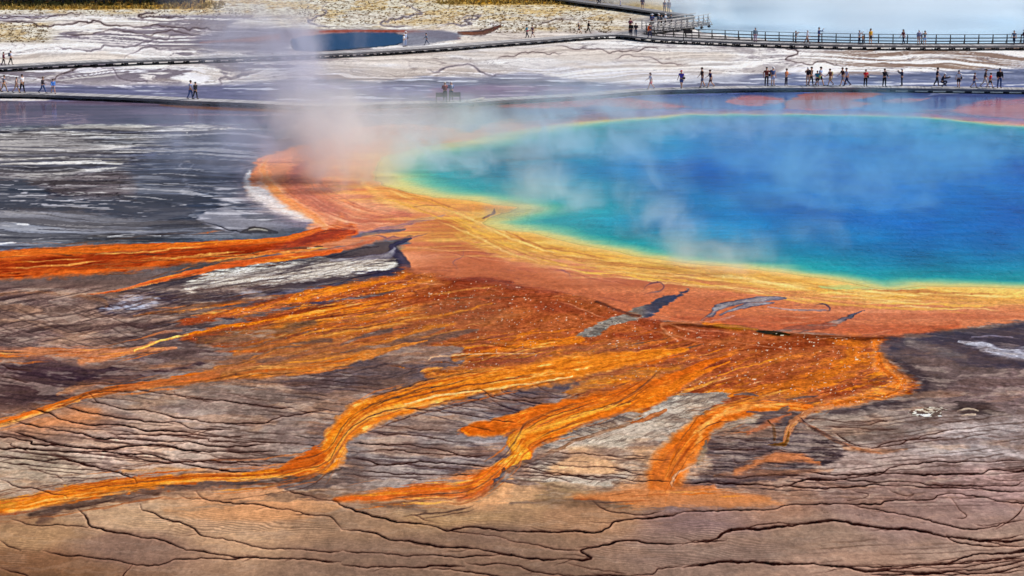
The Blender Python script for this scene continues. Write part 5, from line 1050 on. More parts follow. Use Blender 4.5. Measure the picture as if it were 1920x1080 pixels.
# interpretive panel on the rail walk, seen from behind
def sign(label, x0, x1, y, z, H, m=M_DARK):
    a = Vector((*cam_ground(x0, y, z), z)); b = Vector((*cam_ground(x1, y, z), z)); c = (a + b) / 2
    root = thing('sign_board', label, 'sign', c, math.atan2(b.y - a.y, b.x - a.x)); L_ = (b - a).length
    bm = bmesh.new(); bm_box(bm, (0, 0, H - .2), (L_, .05, .42)); bmesh.ops.bevel(bm, geom=bm.edges[:], offset=.012, segments=1); link('panel', bm_mesh(bm, 'panel'), m, root)
    for s in (-1, 1):
        bm = bmesh.new(); bm_box(bm, (s * (L_ / 2 + .02), .03, (H - .02) / 2), (.08, .08, H + .02)); link('leg', bm_mesh(bm, 'leg'), m, root)
sign('small dark sign panel on two legs at the edge of the railed walk', 1282, 1297, 75.5, ZF, 1.18)
# the two benches on the near walk, backs to the spring
def bench(label, x, y, L_):
    px_, py_ = cam_ground(x, y, ZN); root = thing('bench', label, 'bench', (px_, py_, ZN), math.radians(3), 'benches on the near boardwalk')
    M_B = M_RAIL
    bm = bmesh.new()
    for k in range(4): bm_box(bm, (0, .06 + k * .11, .44), (L_, .09, .035))
    link('seat', bm_mesh(bm, 'seat'), M_B, root)
    bm = bmesh.new()
    for k in range(3): bm_box(bm, (0, -.02 - .015 * k, .56 + k * .115), (L_, .035, .1))
    link('backrest', bm_mesh(bm, 'backrest'), M_B, root)
    for s in (-1, 1):
        bm = bmesh.new(); X = s * (L_ / 2 - .04)
        bm_bar(bm, (X, .0, 0), (X, -.06, .86), .07); bm_bar(bm, (X, .42, 0), (X, .42, .6), .06); bm_bar(bm, (X, -.02, .62), (X, .45, .62), .06, .04); bm_bar(bm, (X, .0, .40), (X, .45, .40), .06, .05); bm_bar(bm, (X, -.1, .02), (X, .5, .02), .07, .05)
        link('leg', bm_mesh(bm, 'leg'), M_B, root)
bench('dark slatted bench behind the person in the red jacket', 828, 191.2, 1.02); bench('dark slatted bench behind the person in the blue shirt', 852.5, 190.7, 1.04)
# pale boards added in place of a sun-catching piece of the deck edge
x_, y_ = cam_ground(892, 189.5, ZN); x1_, y1_ = cam_ground(876, 191.4, ZN); x2_, y2_ = cam_ground(907, 187.6, ZN)
root = thing('sunlit_deck_boards', 'pale boards standing in for a sunlit piece of deck beside the benches', 'boards', (x_, y_, ZN))
bm = bmesh.new(); bm_bar(bm, (x1_ - x_, y1_ - y_, .04), (x2_ - x_, y2_ - y_, .14), .3, .045); link('board', bm_mesh(bm, 'board'), M_PALE, root)
bm = bmesh.new(); bm_bar(bm, (x1_ - x_, y1_ - y_ + .3, .1), (x2_ - x_, y2_ - y_ + .36, .2), .26, .045); link('board', bm_mesh(bm, 'board'), M_PALE, root)
bm = bmesh.new(); bm_box(bm, (0, 0, .03), (.22, .3, .1)); link('block', bm_mesh(bm, 'block'), M_PALE, root)

# ------------------------------------------------------------ people
def skin_mesh(name, verts, edges, radii, sub=1):
    me = bpy.data.meshes.new(name); me.from_pydata(verts, edges, []); me.update()
    o = bpy.data.objects.new(name, me); COL.objects.link(o)
    o.modifiers.new('s', 'SKIN').use_smooth_shade = True
    sk = me.skin_vertices[0].data
    for i, r in enumerate(radii): sk[i].radius = r if isinstance(r, tuple) else (r, r); sk[i].use_root = (i == 0)
    if sub: md = o.modifiers.new('d', 'SUBSURF'); md.levels = sub; md.render_levels = sub
    bpy.context.view_layer.update()
    ev = o.evaluated_get(bpy.context.evaluated_depsgraph_get())
    out = bpy.data.meshes.new_from_object(ev); out.name = name
    bpy.data.objects.remove(o); bpy.data.meshes.remove(me)
    return out
POSES = {
 # thigh forward L/R, knee bend L/R, arm forward L/R, elbow bend L/R, arm out L/R, lean
 'stand': dict(th=(3, -3), kn=(2, 2), ar=(4, -4), el=(14, 12), out=(9, 9), lean=0),
 'stand_wide': dict(th=(6, -8), kn=(4, 2), ar=(-6, 10), el=(20, 26), out=(13, 12), lean=0),
 'walk': dict(th=(21, -17), kn=(5, 24), ar=(-22, 24), el=(16, 30), out=(6, 6), lean=5),
 'stroll': dict(th=(12, -11), kn=(5, 16), ar=(-12, 16), el=(14, 24), out=(7, 7), lean=3),
 'aim': dict(th=(4, -5), kn=(3, 3), ar=(62, 58), el=(96, 100), out=(22, 24), lean=-2),
 'hips': dict(th=(3, -3), kn=(2, 2), ar=(-18, -18), el=(72, 30), out=(44, 16), lean=0, hip=1),
 'hold': dict(th=(3, -4), kn=(2, 2), ar=(18, 22), el=(88, 84), out=(8, 8), lean=2),
 'reach': dict(th=(4, -5), kn=(2, 3), ar=(12, 84), el=(30, 60), out=(10, 12), lean=0),
 'crouch': dict(th=(98, 62), kn=(118, 128), ar=(58, 62), el=(60, 66), out=(10, 10), lean=22),
}
def skeleton(pose):
    """joint positions; the figure faces -Y, feet on z = 0, 1.74 m tall when upright"""
    P = POSES[pose]; R = math.radians; J = {}
    pel = Vector((0, 0, .96)); ln = R(P['lean'])
    up = Vector((0, -math.sin(ln), math.cos(ln)))
    J['pel'] = pel; J['waist'] = pel + up * .13; J['chest'] = pel + up * .33; J['sh'] = pel + up * .47; J['neck'] = pel + up * .54
    hu = Vector((0, -math.sin(ln * .4), math.cos(ln * .4)))
    J['jaw'] = J['neck'] + hu * .075 + Vector((0, -.012, 0)); J['face'] = J['neck'] + hu * .145 + Vector((0, -.016, 0)); J['crown'] = J['neck'] + hu * .215; J['nose'] = J['face'] + Vector((0, -.112, -.012)); 
    for i, (s, n) in enumerate(((1, 'L'), (-1, 'R'))):
        t = R(P['th'][i]); k = R(P['kn'][i]); hip = pel + Vector((s * .095, 0, -.05))
        kn = hip + Vector((s * .006, -math.sin(t), -math.cos(t))) * .43
        a = t - k; an = kn + Vector((0, -math.sin(a), -math.cos(a))) * .42
        fa = min(0, a * .5) + R(4)
        J['hip' + n], J['kn' + n], J['an' + n] = hip, kn, an
        J['heel' + n] = an + Vector((0, .05, -.045)); J['toe' + n] = an + Vector((s * .02, -.16 * math.cos(fa), -.055 + .16 * math.sin(fa)))
        sh = J['sh'] + Vector((s * .185, 0, -.03)); af = R(P['ar'][i]); ao = R(P['out'][i]); ae = R(P['el'][i])
        ud = Vector((s * math.sin(ao), -math.sin(af) * math.cos(ao), -math.cos(af) * math.cos(ao))).normalized()
        el = sh + ud * .28
        if P.get('hip') and i == 0: fd = Vector((-s * .75, -.2, -.6)).normalized()
        else:
            b = af + ae; fd = Vector((s * math.sin(ao) * .15 - (s * .35 if ae > R(50) else 0), -math.sin(b), -math.cos(b))).normalized()
        wr = el + fd * .25
        J['sho' + n], J['el' + n], J['wr' + n], J['fd' + n] = sh, el, wr, fd
    zmin = min(J['toeL'].z, J['toeR'].z, J['heelL'].z, J['heelR'].z) - .035
    for k in J:
        if not k.startswith('fd'): J[k] = J[k] + Vector((0, 0, -zmin))
    return J
_cache = {}
def part_mesh(kind, pose):
    key = (kind, pose)
    if key in _cache: return _cache[key]
    J = skeleton(pose); V, E, Rd = [], [], []
    def v(p, r, prev=None):
        V.append(tuple(p)); Rd.append(r); i = len(V) - 1
        if prev is not None: E.append((prev, i))
        return i
    L = lambda a, b, t: a.lerp(b, t)
    if kind == 'body':
        p = v(J['pel'], (.145, .11)); w_ = v(J['waist'], (.125, .095), p); c = v(J['chest'], (.15, .11), w_); s_ = v(J['sh'], (.12, .085), c); n = v(J['neck'], .055, s_)
        j = v(J['jaw'], (.062, .072), n); f = v(J['face'], (.076, .094), j); cr = v(J['crown'], (.062, .075), f); v(J['nose'], .014, f)
        for sx in (1, -1): v(J['face'] + Vector((sx * .088, .01, 0)), .014, f)
        for n_ in 'LR':
            h = v(J['hip' + n_], .088, p); t1 = v(L(J['hip' + n_], J['kn' + n_], .5), .075, h); k = v(J['kn' + n_], .055, t1); cf = v(L(J['kn' + n_], J['an' + n_], .35), .054, k); a = v(J['an' + n_], .036, cf); v(J['toe' + n_], (.036, .028), a)
            sh = v(J['sho' + n_], .056, s_); u1 = v(L(J['sho' + n_], J['el' + n_], .5), .046, sh); e = v(J['el' + n_], .038, u1); fo = v(L(J['el' + n_], J['wr' + n_], .4), .037, e); wr = v(J['wr' + n_], .026, fo)
            fd = J['fd' + n_]; side = fd.cross(Vector((0, 0, 1))); side = side.normalized() if side.length > .1 else Vector((1, 0, 0)); nn = side.cross(fd).normalized()
            pm = v(J['wr' + n_] + fd * .055, (.03, .022), wr); tip = v(J['wr' + n_] + fd * .085, (.034, .018), pm)
            for q, (of, ln_) in enumerate(((-.03, .06), (-.01, .075), (.011, .07), (.031, .052))):
                b_ = J['wr' + n_] + fd * .1 + side * of; k1 = v(b_, .009, tip); k2 = v(b_ + fd * ln_ * .55 - nn * .006, .0085, k1); v(b_ + fd * ln_ * .9 - nn * .022, .007, k2)
            t_ = v(J['wr' + n_] + fd * .06 + side * -.045 - nn * .01, .011, pm); v(J['wr' + n_] + fd * .1 + side * -.06 - nn * .02, .009, t_)
        me = skin_mesh('body', V, E, Rd, 1)
    elif kind in ('top_short', 'top_long', 'jacket'):
        g_ = 1.12 if kind != 'jacket' else 1.28
        p = v(J['waist'] - Vector((0, 0, .1 if kind != 'jacket' else .17)), (.168 * g_, .13 * g_)); w_ = v(J['waist'] + Vector((0, 0, .05)), (.145 * g_, .112 * g_), p); c = v(J['chest'], (.165 * g_, .122 * g_), w_); s_ = v(J['sh'], (.13 * g_, .092 * g_), c); v(L(J['sh'], J['neck'], .55), .066, s_)
        for n_ in 'LR':
            sh = v(J['sho' + n_], .066 * g_, s_); e = v(L(J['sho' + n_], J['el' + n_], .62 if kind == 'top_short' else 1), .056 * g_, sh)
            if kind != 'top_short': fo = v(L(J['el' + n_], J['wr' + n_], .5), .045 * g_, e); v(L(J['el' + n_], J['wr' + n_], .96), .038 * g_, fo)
        me = skin_mesh('shirt', V, E, Rd, 1)
    elif kind in ('trousers', 'shorts', 'skirt'):
        p = v(J['pel'] + Vector((0, 0, .06)), (.152, .118)); q = v(J['pel'] - Vector((0, 0, .02)), (.158, .125), p)
        if kind == 'skirt':
            m_ = (J['knL'] + J['knR']) / 2; v(L(J['pel'], m_, .45), (.19, .15), q); v(L(J['pel'], m_, .8), (.215, .17), len(V) - 1)
        else:
            for n_ in 'LR':
                h = v(J['hip' + n_] + Vector((0, 0, -.02)), .102, q)
                if kind == 'shorts': t1 = v(L(J['hip' + n_], J['kn' + n_], .5), .098, h); v(L(J['hip' + n_], J['kn' + n_], .88), .092, t1)
                else: t1 = v(L(J['hip' + n_], J['kn' + n_], .5), .088, h); k = v(J['kn' + n_], .07, t1); cf = v(L(J['kn' + n_], J['an' + n_], .45), .066, k); v(L(J['kn' + n_], J['an' + n_], .96), .058, cf)
        me = skin_mesh('legwear', V, E, Rd, 1)
    elif kind in ('shoeL', 'shoeR'):
        n_ = kind[-1]; a = v(J['an' + n_] + Vector((0, 0, -.01)), .046); h = v(J['heel' + n_] + Vector((0, -.01, 0)), .042, a); v(J['toe' + n_] + Vector((0, -.02, 0)), (.046, .034), a)
        me = skin_mesh('shoe', V, E, Rd, 1)
    elif kind in ('hair', 'long_hair', 'cap', 'sunhat'):
        bm = bmesh.new(); F = J['face']; C = J['crown']; cen = L(F, C, .45)
        bmesh.ops.create_uvsphere(bm, u_segments=12, v_segments=8, radius=1)
        up = (C - F).normalized(); rr = Matrix.Rotation(-math.atan2(-up.y, up.z), 4, 'X')
        for vv in bm.verts:
            x, y, z = vv.co
            if kind in ('hair', 'long_hair'):
                low = -.75 if y > .1 else (-.1 if abs(x) > .6 else .15)
                z = max(z, low)
                if kind == 'long_hair' and y > 0 and vv.co.z < -.3: z = -1.9 + .3 * abs(x)
                sc_ = (.094, .112, .108)
            else: z = max(z, .02); sc_ = (.1, .118, .115)
            r_ = 1 + .04 * math.sin(x * 9 + y * 7)
            vv.co = Vector((x * sc_[0] * r_, y * sc_[1] * r_ + .006, z * sc_[2]))
        if kind != 'sunhat' and kind == 'cap':
            r_ = bmesh.ops.create_cone(bm, cap_ends=True, segments=12, radius1=.085, radius2=.075, depth=.014); bmesh.ops.translate(bm, verts=r_['verts'], vec=(0, -.115, .012))
        if kind == 'sunhat':
            r_ = bmesh.ops.create_cone(bm, cap_ends=True, segments=18, radius1=.2, radius2=.15, depth=.03); bmesh.ops.translate(bm, verts=r_['verts'], vec=(0, 0, .015))
        bmesh.ops.transform(bm, matrix=Matrix.Translation(cen) @ rr, verts=bm.verts)
        me = bm_mesh(bm, kind, True)
    elif kind == 'camera':
        bm = bmesh.new(); c = (J['wrL'] + J['wrR']) / 2 + Vector((0, -.07, .03)); bm_box(bm, c, (.14, .07, .09)); bmesh.ops.bevel(bm, geom=bm.edges[:], offset=.01, segments=1)
        r_ = bmesh.ops.create_cone(bm, cap_ends=True, segments=12, radius1=.036, radius2=.04, depth=.09); bmesh.ops.transform(bm, matrix=Matrix.Translation(c + Vector((0, -.07, 0))) @ Matrix.Rotation(math.pi / 2, 4, 'X'), verts=r_['verts']); me = bm_mesh(bm, 'camera')
    elif kind == 'bag':
        bm = bmesh.new(); c = L(J['hipL'], J['waist'], .3) + Vector((.17, .02, .04)); bm_box(bm, c, (.12, .26, .2)); bmesh.ops.bevel(bm, geom=bm.edges[:], offset=.04, segments=2)
        bm_bar(bm, c + Vector((-.02, 0, .08)), J['sh'] + Vector((-.1, -.08, .02)), .03, .012); me = bm_mesh(bm, 'bag', True)
    elif kind == 'backpack':
        bm = bmesh.new(); c = J['chest'] + Vector((0, .17, -.03)); bm_box(bm, c, (.27, .16, .4)); bmesh.ops.bevel(bm, geom=bm.edges[:], offset=.05, segments=2); me = bm_mesh(bm, 'backpack', True)
    _cache[key] = me
    return me
_mats = {}
def cloth(rgb, rough=.85):
    k = tuple(rgb)
    if k not in _mats: _mats[k] = mat('fabric', s2l(np.asarray(rgb) * 1.06 + 8), rough, .15, 0, .08, 30)
    return _mats[k]
SKIN = [(196, 146, 116), (176, 124, 96), (150, 104, 80)]
HAIR = [(38, 28, 24), (70, 48, 34), (24, 22, 24), (120, 98, 72)]
def person(label, x, y, z, hpx, face, pose, top, low, head, extra=(), tk='top_short', lk='trousers', shoe=(40, 36, 38), skin=0):
    """x, y: where the feet meet the deck as sighted; face: heading, 0 towards the viewer, 90 to the right"""
    gx_, gy_ = cam_ground(x, y, z)
    s = math.cos(PITCH) * (y - HOR) / (CAM_H - z); H = hpx / s          # metres tall
    if pose == 'crouch': H /= .68
    root = thing('person', label, 'person', (gx_, gy_, z), math.radians(face)); k = H / 1.745; root.scale = (k * 1.16, k * 1.1, k)
    def add(name, kind, m):
        me = part_mesh(kind, pose); o = bpy.data.objects.new(name, me); COL.objects.link(o); o.parent = root
        if not me.materials: me.materials.append(m)
        o.material_slots[0].link = 'OBJECT'; o.material_slots[0].material = m
        return o
    add('body', 'body', cloth(SKIN[skin], .6))
    add('jacket' if tk == 'jacket' else 'shirt', tk, cloth(top))
    add(lk, lk, cloth(low)); add('shoe', 'shoeL', cloth(shoe)); add('shoe', 'shoeR', cloth(shoe))
    hk, hc = head; add({'hair': 'hair', 'long_hair': 'hair', 'cap': 'cap', 'sunhat': 'hat'}[hk], hk, cloth(hc))
    for e in extra: add(e[0], e[0], cloth(e[1]))
    return root
BLK, DK, NAVY, DEN, LDEN, WHT, TAN, GRY = (22, 22, 26), (44, 38, 40), (30, 34, 62), (44, 62, 104), (120, 140, 176), (226, 226, 232), (172, 148, 120), (112, 112, 120)
h1, h2, h3, h4 = [('hair', c) for c in HAIR]; lh = ('long_hair', HAIR[1]); wc = ('cap', (232, 232, 234))
n_, f_ = ZN, ZF
for a in [
 # near walk, left
 ('person in an orange top, cut off by the picture edge on the near boardwalk', -3, 172.6, n_, 32, 90, 'walk', (214, 96, 62), TAN, h2, (), 'top_short', 'shorts'),
 ('walker in a slate blue shirt and tan trousers, just behind the person in orange', 8, 172.6, n_, 32, 80, 'walk', (84, 92, 112), (150, 124, 104), h2),
 ('walker in a pale brown shirt and tan shorts beside the man in the white shirt', 31, 174.2, n_, 30, 80, 'walk', (176, 148, 140), (166, 140, 120), h1, (), 'top_short', 'shorts'),
 ('man in a bright white shirt and black trousers holding a camera', 42, 173.6, n_, 34, 60, 'stroll', WHT, BLK, h1, (('camera', BLK),), 'top_short'),
 ('walker in a dark brown jacket and blue jeans behind the person in light blue', 80.5, 175, n_, 31.5, 80, 'walk', (66, 56, 62), (52, 78, 124), h4, (), 'jacket'),
 ('walker in a bright light blue jacket and shorts, arms swinging', 100, 175.8, n_, 28, 30, 'walk', (86, 136, 216), (150, 140, 150), h2, (), 'jacket', 'shorts'),
 ('tall walker in pale blue shirt and jeans beside the one all in black', 357.5, 186, n_, 35, 70, 'stroll', (150, 160, 196), (48, 78, 142), h1),
 ('walker dressed all in black, one arm swung back', 366.5, 186, n_, 32, 60, 'stroll', BLK, BLK, h3, (), 'jacket'),
 # by the benches
 ('person in a red jacket over a white shirt, standing behind a bench', 834.5, 188.4, n_, 33.5, 200, 'hold', (128, 60, 66), (34, 32, 44), ('cap', (214, 206, 190)), (('camera', WHT),), 'jacket'),
 ('person in a blue shirt and white cap, standing behind a bench', 846, 187.6, n_, 33.5, 190, 'hold', (100, 128, 178), (36, 40, 66), wc, (('backpack', (150, 160, 186)),), 'top_long'),
 # far walk, left
 ('walker in a dark red jacket on the far boardwalk near the picture edge', 7, 122.6, f_, 24.5, 90, 'stroll', (96, 34, 56), DK, h3, (('bag', BLK),), 'jacket'),
 ('walker in a white and navy top leading the one in dark red', 20.5, 121.8, f_, 26.5, 90, 'stroll', (168, 182, 208), BLK, h1, (('backpack', NAVY),)),
 ('pale figure in a white cap and white shirt in thin steam on the far walk', 757, 88, f_, 24, 80, 'hold', WHT, (180, 184, 200), wc, (), 'top_long'),
 ('taller pale figure in a light blue shirt and white cap in thin steam', 760.5, 87.4, f_, 28, 80, 'stand', (170, 184, 214), (150, 164, 196), wc, (), 'top_long'),
 ('lone hazy grey walker striding through steam on the far walk', 800, 84.6, f_, 22.5, -80, 'walk', (120, 130, 150), (104, 112, 132), h1, (), 'top_long'),
 ('walker in a teal and pink top beside the one in brown', 988, 71.2, f_, 24, -80, 'stroll', (56, 150, 172), (52, 48, 62), h1, (('bag', (190, 88, 104)),), 'top_long'),
 ('walker in a brown shirt and shorts beside the one in teal', 998.5, 70.9, f_, 24, -60, 'walk', (104, 78, 92), (92, 80, 104), h2, (), 'top_short', 'shorts'),
 ('walker in a dark vest and white cap on the far walk', 1085.5, 63.8, f_, 22.5, -90, 'walk', (34, 40, 50), (36, 34, 36), wc, (), 'top_short', 'shorts'),
 ('walker all in black striding beside the one in the white cap', 1103, 62.7, f_, 24, 90, 'walk', BLK, BLK, h3, (), 'jacket'),
 # platform corner
 ('person in a dark red top leaning at the platform corner rail', 1181.5, 61.5, f_, 27, 30, 'hold', (96, 42, 66), (48, 40, 60), h3, (), 'top_long'),
 ('person in a black jacket and trousers at the platform corner', 1183, 67.6, f_, 24.5, 180, 'stand', BLK, (28, 30, 48), h3, (), 'jacket'),
 ('person in a dark jacket and blue jeans leaning on the corner rail', 1192, 67.8, f_, 24, 160, 'hold', (40, 34, 42), (36, 56, 84), h1, (), 'jacket'),
 ('person in a vivid orange jacket and dark jeans by the railings', 1218, 70.8, f_, 26, -150, 'stroll', (236, 84, 24), (34, 38, 72), h2, (('backpack', (70, 60, 70)),), 'jacket'),
 # behind the white rail
 ('person in a blue jacket and pale hat behind the pale railing', 1222, 52.5, .56, 26, 20, 'hold', (54, 66, 118), DK, ('sunhat', (190, 194, 206)), (), 'jacket'),
 ('person in a grey top and white cap behind the pale railing', 1234.5, 51.2, .56, 25, 60, 'stand', (72, 78, 92), DK, wc, (), 'jacket'),
 ('person in a dark grey coat between two white caps behind the pale railing', 1240, 50.2, .56, 22, 60, 'stand', (64, 66, 78), DK, h1, (), 'jacket'),
 ('person in a light top and white cap behind the pale railing', 1247, 49.4, .56, 24, 60, 'hold', (186, 192, 206), DK, wc, (), 'top_long'),
 ('stooping figure in a grey coat at the steamy end of the pale railing', 1258, 48, .56, 21, 60, 'stand', (84, 88, 98), DK, h1, (), 'jacket'),
 # most distant walk
 ('hazy dark figure bent forward on the most distant walk', 1120, 7.5, .6, 17, 60, 'crouch', (90, 92, 104), (80, 84, 96), h1, (), 'jacket'),
 ('very pale hazy figure in white on the most distant walk', 1163, 11, .6, 18, 90, 'stand', (206, 212, 230), (160, 164, 190), h4, (), 'top_long'),
 ('hazy figure in a grey jacket and shorts on the most distant walk', 1204.5, 16.5, .6, 22, 0, 'stroll', (100, 96, 116), (110, 100, 116), h1, (), 'jacket', 'shorts'),
 ('faint grey figure beside a fainter one on the most distant walk', 1246, 22, .6, 21, 0, 'stroll', (120, 124, 146), (124, 128, 150), h1),
 ('faintest figure, almost lost in steam, on the most distant walk', 1254, 23, .6, 23, 0, 'walk', (140, 142, 160), (140, 140, 160), h1, (), 'jacket'),
 # railed walk, right
 ('figure in a grey coat and pink trousers alone on the railed walk', 1416, 78.6, f_, 26, 20, 'stand', (104, 122, 140), (150, 112, 142), ('cap', (120, 134, 150)), (), 'jacket'),
 ('small dark figure raising a camera on the railed walk', 1492, 80.8, f_, 22.5, 90, 'aim', (52, 56, 74), (28, 28, 40), h1, (('camera', BLK),)),
 ('walker in a white hooded top and tan trousers on the railed walk', 1513, 81.6, f_, 25, 80, 'walk', (206, 206, 222), (160, 128, 116), ('cap', (170, 186, 200)), (), 'top_long'),
 ('tall figure in navy holding one hand up before the railings', 1535, 81.2, f_, 29, 90, 'reach', (40, 54, 116), (24, 34, 66), h3, (('camera', (150, 160, 190)),), 'top_long'),
 ('figure in a pale blue top with a hand to the face, beside a small child', 1611, 83.4, f_, 26, 60, 'aim', (118, 132, 156), (34, 42, 66), ('cap', (120, 140, 156)), (), 'top_short'),
 ('small child in an orange top beside the figure in yellow', 1617.5, 83.2, f_, 18.5, 60, 'stand', (186, 116, 72), (32, 34, 50), h1),
 ('figure in a golden yellow top and black skirt on the railed walk', 1632, 82.8, f_, 28.5, 40, 'stand', (206, 154, 40), BLK, ('long_hair', (24, 20, 22)), (), 'top_short', 'skirt'),
 ('figure in a dark red top and pale sleeve walking on the railed walk', 1693.5, 83.6, f_, 28, -70, 'stroll', (96, 44, 56), (26, 32, 58), ('long_hair', (24, 20, 22)), (('bag', (190, 184, 196)),)),
 ('figure in a lilac grey coat leaning beside the one in pale blue shorts', 1722.5, 83.8, f_, 27, 30, 'stand', (112, 118, 156), (170, 150, 156), ('cap', (196, 206, 222)), (), 'jacket', 'shorts'),
 ('figure in a grey green top and pale blue shorts with elbows out', 1733.5, 83.8, f_, 25.5, 190, 'aim', (104, 130, 148), (112, 152, 206), h1, (), 'top_short', 'shorts'),
 ('dark figure with legs apart beside the railing, second from the picture edge', 1901, 83.6, f_, 26.5, -30, 'walk', (70, 92, 124), (28, 40, 62), h3),
 ('dark maroon figure cut off by the picture edge on the railed walk', 1920, 83.2, f_, 27, -80, 'stroll', (60, 34, 50), (44, 36, 56), h3, (), 'jacket'),
 # near walk, right
 ('walker in a pale grey top and bright red shorts', 1220, 167.4, n_, 31.5, -80, 'walk', (178, 186, 206), (214, 66, 78), ('long_hair', (90, 66, 54)), (), 'top_short', 'shorts'),
 ('walker in a purple shirt, blue shorts and red cap', 1277.5, 165.6, n_, 33.5, -30, 'stroll', (88, 74, 176), (70, 84, 140), ('cap', (196, 70, 70)), (('bag', DK),), 'top_short', 'shorts'),
 ('walker in a dark brown shirt and slate shorts ahead of the one in navy', 1316.5, 163.8, n_, 37, -80, 'stroll', (58, 44, 42), (84, 96, 128), h3, (), 'top_short', 'shorts'),
 ('bare-legged walker in a navy top behind the one in brown', 1332, 164, n_, 33.5, -80, 'walk', (34, 36, 88), (70, 44, 48), h2, (), 'top_short', 'shorts'),
 ('figure in a maroon shirt with hand on hip and dark trousers', 1437, 161.2, n_, 34.5, 10, 'hips', (116, 46, 40), (52, 46, 52), h3, (('bag', BLK),)),
 ('figure in a denim shirt, pale shorts and white cap', 1449, 160.8, n_, 34.5, 40, 'stand', (72, 90, 134), (150, 164, 200), wc, (('backpack', NAVY),), 'top_short', 'shorts'),
 ('figure in a burnt orange shirt and dark trousers facing the spring', 1474, 161.2, n_, 32, 60, 'hold', (196, 112, 68), (44, 38, 56), h1, (), 'top_short', 'trousers', (206, 200, 200)),
 ('photographer in a black shirt, beige shorts and white cap, both elbows raised', 1514.5, 161, n_, 34, 10, 'aim', (28, 28, 40), (176, 154, 142), wc, (('camera', BLK),), 'top_short', 'shorts'),
 ('figure dressed in black standing behind the photographer with raised elbows', 1520.5, 160.2, n_, 34.5, 60, 'stroll', BLK, (30, 28, 32), h3),
 ('child in a teal and lime top beside the tall one in pale blue', 1532, 161.2, n_, 28, 10, 'stand', (38, 124, 150), (36, 30, 40), h1, (('bag', (170, 220, 110)),), 'top_short', 'shorts'),
 ('tall figure in a pale blue shirt and black shorts beside the child in teal', 1537.5, 160.8, n_, 36, 60, 'walk', (138, 168, 210), (30, 28, 36), h3, (), 'top_short', 'shorts'),
 ('walker in a brown top and pale olive skirt', 1556.5, 161, n_, 32.5, -70, 'walk', (96, 62, 60), (172, 164, 112), h1, (('backpack', (176, 168, 120)),), 'top_short', 'skirt'),
 ('walker in a dark maroon shirt and grey shorts behind the one in white and blue', 1580, 160.2, n_, 34, -70, 'walk', (56, 34, 40), (120, 120, 134), h3, (), 'top_short', 'shorts'),
 ('walker in a white and blue shirt and navy jeans', 1587.5, 161.6, n_, 34.5, -80, 'walk', (176, 190, 222), (28, 36, 76), h3),
 ('figure in a bright red top and black trousers with arms folded', 1622.5, 162.4, n_, 31.5, 20, 'hold', (208, 36, 48), (26, 22, 28), h3, (('bag', DK),), 'top_short'),
 ('figure all in black holding something small at chest height', 1658, 162.6, n_, 33, 30, 'reach', (22, 24, 34), (24, 24, 34), h3, (('camera', GRY),), 'top_long'),
 ('figure in navy and a white cap aiming a camera to the side', 1690.5, 161.6, n_, 32, -85, 'aim', (26, 34, 60), (28, 34, 56), wc, (('camera', BLK),), 'top_long'),
 ('tall figure in a navy shirt standing over a crouching one', 1756.5, 161.6, n_, 34.5, 80, 'stroll', (28, 28, 48), (38, 34, 44), h3),
 ('crouching figure in a white cap with a large dark camera', 1765.5, 163.6, n_, 23.5, 60, 'crouch', (34, 36, 52), (50, 50, 66), wc, (('camera', BLK),), 'top_long'),
 ('figure in a white shirt and black shorts with a dark shoulder bag', 1797, 164.2, n_, 32, -20, 'stroll', (222, 222, 234), (26, 26, 40), ('cap', (40, 46, 70)), (('bag', BLK),), 'top_short', 'shorts'),
 ('walker in a dark plum shirt and blue shorts with one arm swung', 1826, 164.6, n_, 28.5, 85, 'walk', (72, 42, 70), (80, 104, 148), h2, (), 'top_short', 'shorts'),
 ('walker in a dark shirt, wide hat and pale trousers next to the child in red', 1846.5, 163.8, n_, 34.5, 70, 'walk', (60, 54, 58), (186, 176, 176), ('sunhat', (56, 48, 48)), (('bag', DK),), 'top_short'),
 ('child in a bright red shirt and black and yellow shorts', 1856, 165.2, n_, 29, 60, 'walk', (220, 44, 40), (50, 40, 30), h3, (), 'top_short', 'shorts'),
 ('figure in a black jacket and blue jeans at the end of the line', 1873.5, 165.2, n_, 36.5, 10, 'stand_wide', (24, 22, 28), (40, 62, 110), h1, (), 'jacket'),
]:
    person(*a)

